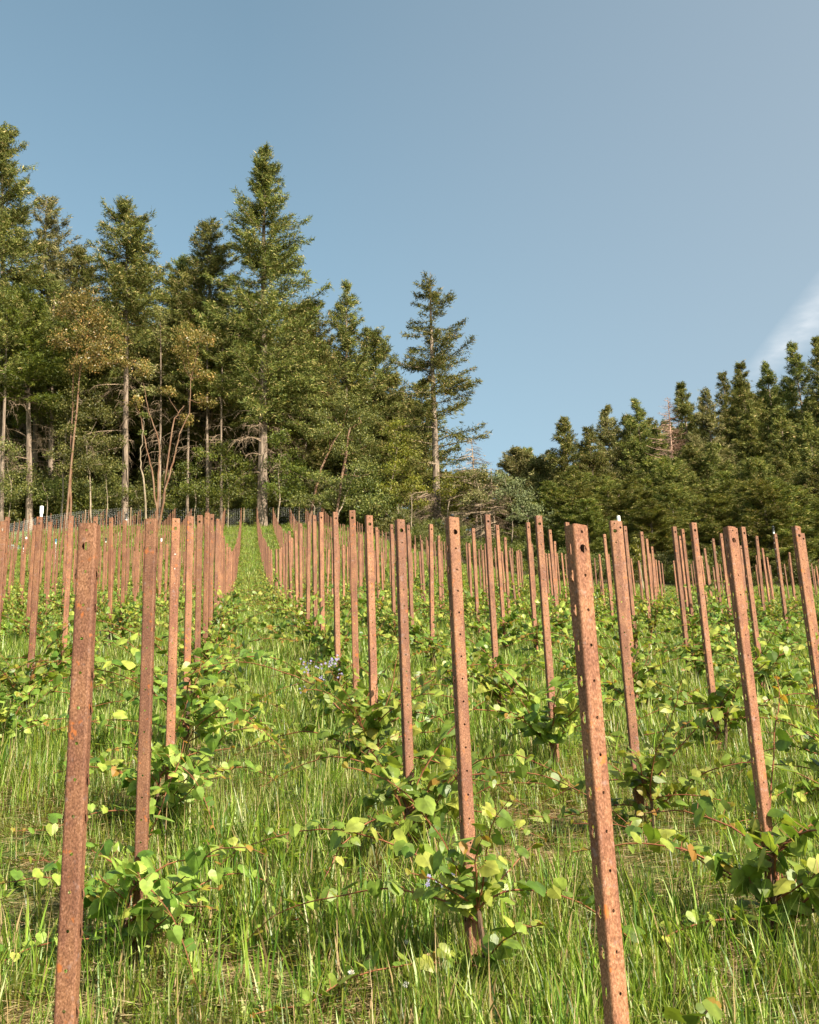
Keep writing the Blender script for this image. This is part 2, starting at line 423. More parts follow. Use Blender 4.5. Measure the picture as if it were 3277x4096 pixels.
# ------------------------------------------------------------------ grass
def tuft_mesh(seed, nb, h0, h1, w, rad, straw=0.1, lean=.35, flat=0):
    r = np.random.RandomState(seed)
    V = []; F = []; M = []
    for b in range(nb):
        a = r.rand() * 6.283; rr = rad * math.sqrt(r.rand())
        base = np.array([rr * math.cos(a), rr * math.sin(a), -.02])
        h = h0 + (h1 - h0) * r.rand() ** 1.3
        d = r.rand() * 6.283; dv = np.array([math.cos(d), math.sin(d), 0])
        sv = np.array([-dv[1], dv[0], 0])
        ww = w * (.6 + .8 * r.rand())
        ln = lean * (0.2 + r.rand() * 1.2)
        is_straw = r.rand() < straw
        if is_straw and r.rand() < .6: ln = 2.5; h *= .5
        if r.rand() < .12: ln *= 2.2
        tw = (r.rand() - .5) * 1.2
        k0 = len(V); seg = 4
        for q in range(seg):
            t = q / (seg - 1)
            c = base + np.array([0, 0, h * t * (1 - .25 * ln * t)]) + dv * h * ln * t * t
            wq = ww * (1 - t) ** .6 * (.5 if q == 0 else .5)
            s2 = sv * math.cos(tw * t) + dv * math.sin(tw * t)
            if q < seg - 1: V += [c - s2 * wq, c + s2 * wq]
            else: V += [c]
        for q in range(seg - 2):
            F.append((k0 + 2 * q, k0 + 2 * q + 1, k0 + 2 * q + 3)); F.append((k0 + 2 * q, k0 + 2 * q + 3, k0 + 2 * q + 2))
        F.append((k0 + 2 * (seg - 2), k0 + 2 * (seg - 2) + 1, k0 + 2 * (seg - 1)))
        M += [1 if is_straw else 0] * (2 * (seg - 2) + 1)
    return mesh_np('grass_tuft', V, np.array(F), [M_grass, M_straw], M, True)
def straw_mesh(seed, nb=26, rad=.16):
    r = np.random.RandomState(seed); V = []; F = []
    for b in range(nb):
        c = np.array([(r.rand() - .5) * 2 * rad, (r.rand() - .5) * 2 * rad, .004 + .02 * r.rand()])
        a = r.rand() * 6.283; L = .04 + .12 * r.rand(); dv = np.array([math.cos(a), math.sin(a), (r.rand() - .4) * .5]) * L
        s = np.array([-math.sin(a), math.cos(a), .3]) * (.0015 + .002 * r.rand()); k = len(V)
        V += [c - s, c + s, c + dv + s * .6, c + dv - s * .6]; F.append((k, k + 1, k + 2, k + 3))
    return mesh_np('straw_litter', V, np.array(F), [M_straw], None, False)
def clover_mesh(seed):
    r = np.random.RandomState(seed); V = []; F = []
    for b in range(16):
        a = r.rand() * 6.283; rr = .12 * math.sqrt(r.rand()); c = np.array([rr * math.cos(a), rr * math.sin(a), .03 + .10 * r.rand()])
        for q in range(3):
            aa = a + q * 2.094; s = .010 + .010 * r.rand(); k = len(V)
            d = np.array([math.cos(aa), math.sin(aa), .25 * (r.rand() - .3)]); e = np.array([-math.sin(aa), math.cos(aa), 0])
            V += [c, c + d * s + e * s * .6, c + d * s * 1.9, c + d * s - e * s * .6]; F.append((k, k + 1, k + 2, k + 3))
    return mesh_np('clover', V, np.array(F), [M_grass], None, False)
gs = []
nrs = np.random.RandomState(3)
def nsrc(prefix, k, me):
    return bpy.data.objects.new('%s_%02d' % (prefix, k), me)
near_src = [nsrc('blades', k, tuft_mesh(10 + k, 24, .10, .30, (.0055, .0065, .0085, .0100, .0070)[k], .075, .15, .36)) for k in range(5)] + \
           [nsrc('blades', 5, tuft_mesh(31, 16, .20, .46, .0075, .07, .05, .55)),
            nsrc('blades', 6, straw_mesh(5)), nsrc('blades', 7, straw_mesh(6)), nsrc('blades', 8, clover_mesh(4)),
            nsrc('blades', 9, tuft_mesh(33, 11, .06, .15, .018, .03, .0, 1.3))]
far_src = [nsrc('sward', k, tuft_mesh(50 + k, 26, .13, .34, .011, .17, .16, .35)) for k in range(4)]
hill_src = [nsrc('hillside', k, tuft_mesh(70 + k, 26, .14, .34, .024, .36, .14, .4)) for k in range(3)]
def scatter(y0, y1, dens, margin):
    xl = lambda y: -.215 * y - margin
    xr = lambda y: .49 * y + margin
    A = (y1 - y0) * (xr(y1) - xl(y1))
    n = int(A * dens)
    Y = y0 + (y1 - y0) * nrs.rand(n); X = xl(y1) + (xr(y1) - xl(y1)) * nrs.rand(n)
    k = (X > xl(Y)) & (X < xr(Y)) & (Y < forest_edge(X) + 2)
    return X[k], Y[k]
def patch(X, Y, f=1.0, s=0.0):
    return (np.sin(X * 2.1 * f + 1.3 * np.sin(Y * 1.1 * f + s)) + np.sin(Y * 1.7 * f + 1.1 * np.sin(X * 1.6 * f + 2 + s)) + .7 * np.sin((X + Y) * 4.3 * f + s)) / 2.7
def grass_layer(name, src, y0, y1, dens, margin, nb_reg, extra, smin, smax, label):
    X, Y = scatter(y0, y1, dens, margin)
    pa = patch(X, Y)
    keep = nrs.rand(len(X)) < np.clip(.84 + .62 * pa, .30, 1)
    X, Y, pa = X[keep], Y[keep], pa[keep]
    n = len(X); idx = nrs.randint(0, nb_reg, n)
    for k, (i, pr) in enumerate(extra):
        q = nrs.rand(n) < (pr * (1.5 - 1.2 * pa) if i in (6, 7) else pr)
        idx[q] = i
    Z = gz(X, Y)
    rot = np.stack([nrs.normal(0, .08, n) , nrs.normal(0, .08, n), nrs.rand(n) * 6.283], -1)
    lay = np.isin(idx, (6, 7)) if nb_reg == 5 else np.zeros(n, bool)
    rot[lay, 0] = 0; rot[lay, 1] = 0
    Z = Z + np.where(lay, .01, 0)
    s = (smin + (smax - smin) * nrs.rand(n)) * np.clip(.85 + .42 * patch(X, Y, .8, 2), .45, 1.3)
    scl = np.stack([s, s, s * (.7 + .65 * nrs.rand(n))], -1)
    scl[lay] = 1.1
    stuff_instances(name, src, np.stack([X, Y, Z], -1), rot, scl, idx, label, 'grass')
grass_layer('grass', near_src, 2.2, 10, 250, 1.6, 5, [(5, .08), (6, .18), (7, .14), (8, .08), (9, .07)], .95, 1.45, 'tall sunlit green grass with straw between the nearest posts')
grass_layer('meadow_grass', far_src, 10, 30, 70, 2.0, 4, [], .8, 1.25, 'green grass between the rows in the middle distance')
grass_layer('hillside_grass', hill_src, 30, 112, 14.0, 4.0, 3, [], .75, 1.15, 'pale green grass on the far hillside below the trees')

# ------------------------------------------------------------------ steel posts
PROF = [(-.017, .0415), (-.026, .0400), (-.0292, .0365), (-.0280, .0080), (-.0268, .0040), (-.0240, .0013), (-.0200, 0),
        (.0200, 0), (.0240, .0013), (.0268, .0040), (.0280, .0080), (.0292, .0365), (.026, .0400), (.017, .0415)]
# columns between consecutive profile points; 'S' slotted flank, 'H' holed web, '.' plain
KIND = ['.', '.', 'S', '.', '.', '.', 'H', '.', '.', '.', 'S', '.', '.']
def post_mesh(seed, plain=False):
    r = random.Random(seed)
    P = [np.array(p) for p in PROF]
    mb = MB()
    SEG = .1
    nseg = 23
    top = 2.05
    outer = []
    zs = [top, top - .043] + [top - k * SEG for k in range(1, nseg + 1)]
    nseg += 1
    th = .0022
    for c in range(len(P) - 1):
        a, b = P[c], P[c + 1]; d = b - a; L = np.linalg.norm(d); d = d / L
        nrm = np.array([d[1], -d[0]])           # outward
        if nrm[1] > .5 and KIND[c] != 'H': pass
        for k in range(nseg):
            z1, z0 = zs[k], zs[k + 1]; zm = (z0 + z1) / 2
            def p3(u, z, off=0): q = a + d * u + nrm * off; return (q[0], q[1], z)
            kd = KIND[c]
            if z0 < .18: kd = '.'
            if kd == 'S' and k == 0: kd = '.'
            holes = None
            rect = [(L, zm), (L, z1), (L / 2, z1), (0, z1), (0, zm), (0, z0), (L / 2, z0), (L, z0)]
            if kd == 'H':
                rr = .0049
                zc = zm
                if k == 1: rr = .0132
                ring = [(L / 2 + rr * math.cos(q * math.pi / 4), zc + rr * math.sin(q * math.pi / 4)) for q in range(8)]
                holes = ring
            elif kd == 'S':
                hu_, hz_ = .0056, .019
                if k % 3 == 1: hu_ = .0034
                ring = []
                for q in range(8):
                    an = q * math.pi / 4; cu, su = math.cos(an), math.sin(an)
                    ring.append((L / 2 + hu_ * cu, zm + (hz_ * su if abs(su) > .9 else hz_ * .75 * np.sign(su) * (abs(su) > .1))))
                holes = ring
            for off, flip in ((0, False), (-th, True)):
                if holes:
                    V = [p3(u, z, off) for u, z in rect] + [p3(u, z, off) for u, z in holes]
                    F = []
                    for q in range(8):
                        q2 = (q + 1) % 8
                        f = (q, q2, 8 + q2, 8 + q)
                        F.append(f if not flip else f[::-1])
                else:
                    V = [p3(0, z0, off), p3(L, z0, off), p3(L, zm, off), p3(0, zm, off), p3(0, z1, off), p3(L, z1, off)]
                    F = [(0, 1, 2, 3), (3, 2, 5, 4)]
                    if flip: F = [f[::-1] for f in F]
                mb.add(V, F)
            if holes:
                V = [p3(u, z, 0) for u, z in holes] + [p3(u, z, -th) for u, z in holes]
                mb.add(V, [(q, (q + 1) % 8, 8 + (q + 1) % 8, 8 + q) for q in range(8)])
            if kd == 'S' and k % 3 != 1:
                w = .0032
                pr = [(0.0, -.0165), (.0055, -.0135), (.0075, -.006), (.0048, .001), (.0030, .006), (.0062, .0135)]
                pr = [(o, z) for o, z in pr]
                V = []
                for o, z in pr: V += [p3(L / 2 - w, zm + z, o), p3(L / 2 + w, zm + z, o)]
                for o, z in pr: V += [p3(L / 2 - w, zm + z, o - .0014), p3(L / 2 + w, zm + z, o - .0014)]
                n2 = len(pr) * 2; F = []
                for q in range(len(pr) - 1):
                    F.append((2 * q, 2 * q + 1, 2 * q + 3, 2 * q + 2)); F.append((n2 + 2 * q, n2 + 2 * q + 2, n2 + 2 * q + 3, n2 + 2 * q + 1))
                    F.append((2 * q, 2 * q + 2, n2 + 2 * q + 2, n2 + 2 * q)); F.append((2 * q + 1, n2 + 2 * q + 1, n2 + 2 * q + 3, 2 * q + 3))
                mb.add(V, F)
        # top rim
        q = a + nrm * -th; w_ = b + nrm * -th
        mb.add([(a[0], a[1], top), (b[0], b[1], top), (w_[0], w_[1], top), (q[0], q[1], top)], [(0, 1, 2, 3)])
    me = mb.mesh('vine_post', [M_rust])
    return me
POSTM = post_mesh(1)

ORD = ['zeroth', 'first', 'second', 'third', 'fourth', 'fifth', 'sixth', 'seventh', 'eighth', 'ninth', 'tenth', 'eleventh', 'twelfth',
       'thirteenth', 'fourteenth', 'fifteenth', 'sixteenth', 'seventeenth', 'eighteenth', 'nineteenth', 'twentieth', 'twenty-first',
       'twenty-second', 'twenty-third', 'twenty-fourth', 'twenty-fifth', 'twenty-sixth', 'twenty-seventh', 'twenty-eighth', 'twenty-ninth', 'thirtieth',
       'thirty-first', 'thirty-second', 'thirty-third', 'thirty-fourth', 'thirty-fifth']
meas = {
 0: (.95, [(2326, 2098), (1818, 2068), (1605, 2077), (1479, 2061), (1409, 2041), (1343, 2048), (1286, 2049), (1259, 2061)]),
 -1: (-.47, [(349, 2092), (603, 2074), (703, 2073), (762, 2065), (799, 2060), (828, 2051), (848, 2056)]),
 1: (2.4, [(2930, 2106), (2457, 2082), (2157, 2062), (1952, 2058)]),
 2: (3.9, [(3193, 2104), (2778, 2090), (2480, 2084), (2271, 2089), (2114, 2089)]),
 3: (5.35, [(2975, 2107), (2700, 2106), (2502, 2104)]),
 -2: (-1.99, [(13, 2085), (157, 2066), (284, 2063), (381, 2067)]),
}
posts = []     # row, x, y, ztop, measured
for row in range(-16, 20):
    if row in meas: x0, pts = meas[row]
    elif row > 3: x0, pts = 5.35 + 1.47 * (row - 3), []
    else: x0, pts = -1.99 + 1.47 * (row + 2), []
    ylast = None
    for p in pts:
        w = PS(p[0], p[1], X=x0)
        posts.append((row, x0, w.y, w.z, True)); ylast = w.y
    y = (ylast + 1.95) if ylast else 3.55 + 1.95 * (row % 3) * 0 + rnd.uniform(-.25, .25)
    yend = float(np.interp(x0, [-30, -20, -12, 0, 7.5, 9, 13, 30], [96, 100, 104, 106, 104, 80, 53, 50]))
    while y < yend:
        jx = rnd.gauss(0, .012)
        posts.append((row, x0 + jx, y + rnd.gauss(0, .03), None, False)); y += 1.95
vis = []
for (row, x, y, zt, ms) in posts:
    g = gzf(x, y)
    if zt is None: zt = g + HPOST + rnd.gauss(0, .028)
    px, py = project((x, y, zt)); bx, by = project((x, y, zt - 1.8))
    if max(px, bx) < -60 or min(px, bx) > 3340 or y < 2.6: continue
    vis.append([row, x, y, zt, px, ms])
vis.sort(key=lambda v: v[2])
near_posts = vis[:300]; far_posts = vis[300:]
rowcount = {}
def rowname(row):
    if row >= 0: return '%s row right of the aisle' % ORD[row + 1]
    return '%s row left of the aisle' % ORD[-row]
special = {
 (0, 1): 'nearest right-hand rusty post with big round hole and dark slotted flank',
 (-1, 1): 'thick nearest left-hand rusty post with orange spots below its top',
 (-1, 2): 'rusty post directly behind the thick orange spotted one on the left',
 (0, 2): 'tall rusty post right of centre with one orange spot near its top',
 (1, 1): 'rusty post at right with orange patches and dark slotted left flank',
}
twist = {(0, 1): 27, (0, 2): 19, (0, 3): 16, (1, 1): 23, (2, 1): 23, (1, 2): -6, (-1, 1): -8, (-1, 2): -6, (0, 5): -5, (2, 2): 14}
near_posts_by = {}
for (row, x, y, zt, px, ms) in near_posts:
    n_ = rowcount[row] = rowcount.get(row, 0) + 1
    o = obj('vine_post', POSTM)
    g = gzf(x, y)
    o.location = (x, y, zt - 2.05)
    o.rotation_euler = (math.radians(rnd.gauss(0, .8)) if not ms else 0, math.radians(rnd.gauss(0, .8)) if not ms else 0,
                        math.radians(twist.get((row, n_), rnd.gauss(14 if row >= 0 else -4, 5))))
    if (row, n_) in special: lab = special[(row, n_)]
    elif n_ <= 12: lab = 'rusty steel vine post, %s from the front in the %s' % (ORD[n_], rowname(row))
    else: lab = 'small distant rusty post beyond the twelfth in the %s' % rowname(row)
    tag(o, lab, 'post', 'rusty posts in the %s' % rowname(row))
    near_posts_by[(row, n_)] = (x, y, zt)
# the far rest in one object
mb = MB()
pr = [(-.021, .040), (-.031, .036), (-.025, .002), (.025, .002), (.031, .036), (.021, .040)]
for (row, x, y, zt, px, ms) in far_posts:
    a = rnd.gauss(0, .06); ca_, sa_ = math.cos(a), math.sin(a)
    tx, ty = rnd.gauss(0, .010), rnd.gauss(0, .010)
    V = []
    for z in (zt - 2.2, zt):
        for (u, v) in pr: V.append((x + u * ca_ - v * sa_ + tx * (z - zt + 2.2), y + u * sa_ + v * ca_ + ty * (z - zt + 2.2), z))
    mb.add(V, [(q, q + 1, q + 7, q + 6) for q in range(5)])
tag(obj('distant_vine_posts', mb.mesh('distant_vine_posts', [M_rust])), 'rows of tiny rusty posts climbing the far hillside below the trees', 'posts', kind='stuff')

# ------------------------------------------------------------------ grapevines
def leaf_geo(mb, c, nrm, tipdir, size, m, r):
    """heart shaped toothed vine leaf, folded along its midrib. c = base of blade."""
    n = np.array(nrm, float); n /= np.linalg.norm(n)
    t = np.array(tipdir, float); t = t - n * np.dot(t, n); t /= (np.linalg.norm(t) + 1e-9)
    s = np.cross(n, t)
    # half outline (x side, y towards tip), base notch at 0
    half = [(.06, -.10), (.24, -.24), (.42, -.16), (.52, .06), (.55, .26), (.46, .42), (.42, .52), (.30, .66), (.22, .76), (.10, .90)]
    fold = .12 + .3 * r.rand(); droop = .12 + .35 * r.rand(); wav = .03
    def p(x, y):
        z = -abs(x) * fold * (1 if r.rand() < 2 else 0) - droop * max(y, 0) ** 2 * .6 - .10 * abs(x) ** 2
        return np.array(c) + size * (s * x + t * y + n * z)
    V = [p(0, .0), p(0, .34), p(0, .68), p(0, 1.0)]
    k = len(V)
    F = []
    for sg in (1, -1):
        b = len(V)
        for q, (x, y) in enumerate(half):
            j = 1 + (.09 if q % 2 else -.05) 
            V.append(p(sg * x * j, y + .0 * j))
        ids = [b + q for q in range(len(half))]
        tri = [(0, ids[0], ids[1]), (0, ids[1], ids[2]), (0, ids[2], ids[3]), (0, ids[3], 1), (1, ids[3], ids[4]), (1, ids[4], ids[5]), (1, ids[5], ids[6]),
               (1, ids[6], 2), (2, ids[6], ids[7]), (2, ids[7], ids[8]), (2, ids[8], ids[9]), (2, ids[9], 3)]
        if sg < 0: tri = [f[::-1] for f in tri]
        F += tri
    mb.add(V, F, m)
def vine_parts(seed, long_shoot=None, few=0):
    r = np.random.RandomState(seed)
    trunk, canes, leaves = MB(), MB(), MB()
    # trunk: gnarled, tied by the post
    tp = [np.array([.05 * r.randn() * .2, -.05 - .02 * r.rand(), -.06])]
    for k in range(5): tp.append(tp[-1] + np.array([.014 * r.randn(), .012 * r.randn(), .075]))
    trunk.tube(tp, [.016, .015, .012, .013, .010, .009], 6)
    head = tp[-1]
    ns = few or r.randint(11, 15)
    tocam = np.array([SUN.x, SUN.y, .9])
    for sidx in range(ns):
        st = tp[r.randint(2, 6)] + r.randn(3) * .006
        a = r.rand() * 6.283
        # spread mostly along and across the row
        L = .42 + 1.0 * r.rand() ** 1.2
        el = .35 + .8 * r.rand()
        if long_shoot and sidx < len(long_shoot): a, L, el = long_shoot[sidx]
        d = np.array([math.cos(a) * math.cos(el), math.sin(a) * math.cos(el), math.sin(el)])
        n = max(5, int(L / .050)); pts = [st]
        step = L / n
        for q in range(n):
            d = d + np.array([0, 0, -.055 - .03 * r.rand()]) + r.randn(3) * .07; d /= np.linalg.norm(d)
            nx_ = pts[-1] + d * step
            gl = SLOPE * nx_[1] + .06
            if nx_[2] < gl: nx_[2] = gl; d[2] = abs(d[2]) * .3
            pts.append(nx_)
        pts = np.array(pts)
        canes.tube(pts, np.linspace(.0045, .0018, len(pts)), 4)
        for q in range(1, len(pts)):
            t = q / (len(pts) - 1)
            dd = pts[q] - pts[q - 1]; dd /= np.linalg.norm(dd)
            for rep in range(2 if t < .3 else 1):
                sgn = 1 if (q + rep) % 2 else -1
                side = np.cross(dd, [0, 0, 1.]); side /= np.linalg.norm(side) + 1e-9
                pd = side * sgn * (.7 + .3 * r.rand()) + np.array([0, 0, .45 + .4 * r.rand()]) + r.randn(3) * .25
                pd /= np.linalg.norm(pd); pl = .03 + .05 * r.rand() * (1 - .5 * t)
                if t > .85: pl *= .4
                e = pts[q] + pd * pl
                canes.tube([pts[q], e], [.0014, .001], 3, cap=False)
                size = (.042 + .046 * r.rand()) * (1.0 if t < .6 else max(.35, 1.9 - 1.55 * t))
                nrm = tocam * (.25 + .55 * r.rand()) + r.randn(3) * .52 + np.array([0, 0, .3])
                tip = np.array([pd[0], pd[1], 0]) * .6 + np.array([0, 0, -.7]) + r.randn(3) * .4
                young = t > .88 or r.rand() < .02
                leaf_geo(leaves, e, nrm, tip, size, 1 if young else 0, r)
        if r.rand() < .35:     # flower cluster
            q = min(3, len(pts) - 1); c = pts[q]
            for z in range(16):
                pz = c + np.array([.02 + .012 * r.randn() * (1 - z / 20), .012 * r.randn(), .02 + .006 * z]); s_ = .0035
                leaves.add([pz + np.array(v) * s_ for v in ((1, 0, 0), (-1, 0, 0), (0, 1, 0), (0, -1, 0), (0, 0, 1), (0, 0, -1))],
                           [(0, 2, 4), (2, 1, 4), (1, 3, 4), (3, 0, 4), (2, 0, 5), (1, 2, 5), (3, 1, 5), (0, 3, 5)], 2)
    return trunk.mesh('trunk', [M_vtrunk]), canes.mesh('canes', [M_cane]), leaves.mesh('leaves', [M_vleaf, M_vyoung, M_berry])
def join_meshes(ms, name):
    V = []; F3 = []; F4 = []; m3 = []; m4 = []; mats = []; n = 0
    for me in ms:
        v = np.empty(len(me.vertices) * 3, np.float32); me.vertices.foreach_get('co', v); v = v.reshape(-1, 3)
        mo = len(mats); mats += list(me.materials)
        for p in me.polygons:
            f = [i + n for i in p.vertices]
            (F3 if len(f) == 3 else F4).append(f); (m3 if len(f) == 3 else m4).append(p.material_index + mo)
        V.append(v); n += len(v)
    F = []; M = []
    if F3: F.append(np.array(F3)); M += m3
    if F4: F.append(np.array(F4)); M += m4
    return mesh_np(name, np.concatenate(V), F, mats, M)
VAR = [vine_parts(100 + k) for k in range(6)]
VAR.append(vine_parts(120, [(2.6, 1.25, .75), (.4, .9, .6), (3.3, 1.0, .3)]))
VAR.append(vine_parts(121, [(.35, 1.15, .7), (2.9, .9, .8), (-.7, .8, .4)]))
VAR.append(vine_parts(133, [(.25, 1.25, .80), (.95, .8, 1.0), (-.05, .9, .55), (2.5, .5, .5)], 5))
VONE = [join_meshes(v, 'grapevine') for v in VAR]
rowc = {}
vlabels = {
 (0, 1): 'leafy grapevine with long red canes at the foot of the nearest right-hand post',
 (-1, 1): 'leafy grapevine at the foot of the thick nearest left-hand post',
 (0, 2): 'leafy grapevine around the foot of the tall post right of centre',
 (-1, 2): 'leafy grapevine with big heart leaves below the second post of the left row',
}
# also vines just in front of the frame, whose canes reach into it
vine_sites = [[r_, x, y, zt] for (r_, x, y, zt, px, ms) in near_posts]
def wordy(k): return ORD[k]
for (row, x, y, zt) in vine_sites:
    n_ = rowc[row] = rowc.get(row, 0) + 1
    k = rnd.randrange(len(VAR) - 1)
    if (row, n_) == (-1, 1): k = 2
    if (row, n_) in ((0, 2),): k = 6
    if (row, n_) == (0, 1): k = 8
    if (row, n_) in ((-1, 2), (1, 1), (-1, 3)): k = 7
    rz = rnd.uniform(-.5, .5) * (0 if k >= 6 else 1) + (math.pi if rnd.random() < .0 else 0)
    s = rnd.uniform(.95, 1.25) * (.62 if (row, n_) == (-1, 1) else 1)
    mir = 1 if k >= 6 else rnd.choice((1, -1))
    if y > 12: s *= rnd.uniform(.9, 1.1)
    sx = s if y < 12 else s * float(np.interp(y, [12, 30], [.95, .65]))
    loc = (x + rnd.gauss(0, .02), y - .02, gzf(x, y) )
    if (row, n_) in vlabels: lab = vlabels[(row, n_)]
    elif n_ <= 12: lab = 'grapevine at the foot of the %s post, %s' % (ORD[n_], rowname(row))
    else: lab = 'small distant grapevine beyond the twelfth in the %s' % rowname(row)
    grp = 'grapevines in the %s' % rowname(row)
    if y < 13:
        e = empty('grapevine', loc, rz); e.scale = (sx * mir, s, s)
        for nm, me in zip(('trunk', 'canes', 'leaves'), VAR[k]): obj(nm, me, e)
        tag(e, lab, 'grapevine', grp)
    else:
        o = obj('grapevine', VONE[k]); o.location = loc; o.rotation_euler = (0, 0, rz); o.scale = (sx * mir, s, s)
        tag(o, lab, 'grapevine', grp)
P = [(x, y, gzf(x, y)) for (row, x, y, zt, px, ms) in far_posts]
n = len(P)
vsrc = [nsrc('far_vine', k, VONE[k]) for k in range(6)]
stuff_instances('distant_grapevines', vsrc, P, np.stack([np.zeros(n), np.zeros(n), nrs.rand(n) * .8 - .4], -1),
                (0.8 + .35 * nrs.rand(n))[:, None] * np.array([[.6, .9, .85]]), nrs.randint(0, 6, n), 'distant leafy vines along the rows on the far hillside', 'grapevines')

# ------------------------------------------------------------------ risers and sprinklers beside some posts
def snap(px, yapp):
    best = None
    for (row, x, y, zt, ppx, ms) in vis:
        if abs(y - yapp) > yapp * .25: continue
        d = abs(ppx - px)
        if best is None or d < best[0]: best = (d, x, y, zt)
    return best[1:]
def riser(px, yapp, head, up, label, kind='sprinkler'):
    x, y, zt = snap(px, yapp)
    g = gzf(x, y); h = zt + up - g
    e = empty('sprinkler_riser', (x + .008, y + .058, g))
    r_ = .0135
    mb = MB(); mb.lathe([(0, -.05), (r_, -.05), (r_, h), (0, h)], 12); obj('pipe', mb.mesh('pipe', [M_pvc], False), e)
    if head == 'cap':
        mb = MB(); mb.lathe([(0, h - .075), (.0185, h - .075), (.0185, h + .001), (.017, h + .003), (0, h + .003)], 14)
        obj('cap', mb.mesh('cap', [M_pvc]), e)
    else:
        mm = M_black if head == 'black' else M_blue
        mb = MB()
        mb.lathe([(0, h - .01), (.020, h - .01), (.020, h + .012), (.012, h + .016), (.012, h + .03), (.019, h + .034), (.019, h + .042), (0, h + .044)], 12)
        for q in range(3):
            a = q * 2.094
            mb.tube([(.017 * math.cos(a), .017 * math.sin(a), h + .04), (.020 * math.cos(a), .020 * math.sin(a), h + .065), (.014 * math.cos(a), .014 * math.sin(a), h + .08)], .0028, 4)
        mb.lathe([(0, h + .058), (.026, h + .060), (.028, h + .066), (.018, h + .072), (.012, h + .086), (0, h + .088)], 12)
        obj('sprinkler_head', mb.mesh('sprinkler_head', [mm]), e)
    tag(e, label, 'sprinkler', 'irrigation risers among the posts')
riser(157, 11.4, 'cap', .12, 'thick white capped riser pipe standing above a rusty post at far left')
riser(503, 17, 'black', .06, 'black sprinkler head on white riser behind a post in the left rows')
riser(1890, 15, 'black', .07, 'black sprinkler head on white riser right of centre, near the lone tall fir')
riser(2478, 11.6, 'cap', .07, 'short white capped riser tip above a post right of the nearest right-hand post')
riser(3086, 18, 'black', .07, 'grey topped sprinkler on white riser at the far right')
riser(645, 24, 'cap', .08, 'small white riser tip showing just left of the leftmost row pair')
riser(723, 27, 'blue', .06, 'blue topped sprinkler on white riser in the left rows')
riser(236, 25, 'blue', .06, 'blue topped sprinkler on white riser at far left')
riser(89, 27, 'cap', .06, 'small white riser tip low at the far left')
riser(421, 30, 'black', .06, 'tiny dark sprinkler on white riser between left posts')
riser(88, 42, 'black', .07, 'tiny dark sprinkler high on the far left slope')

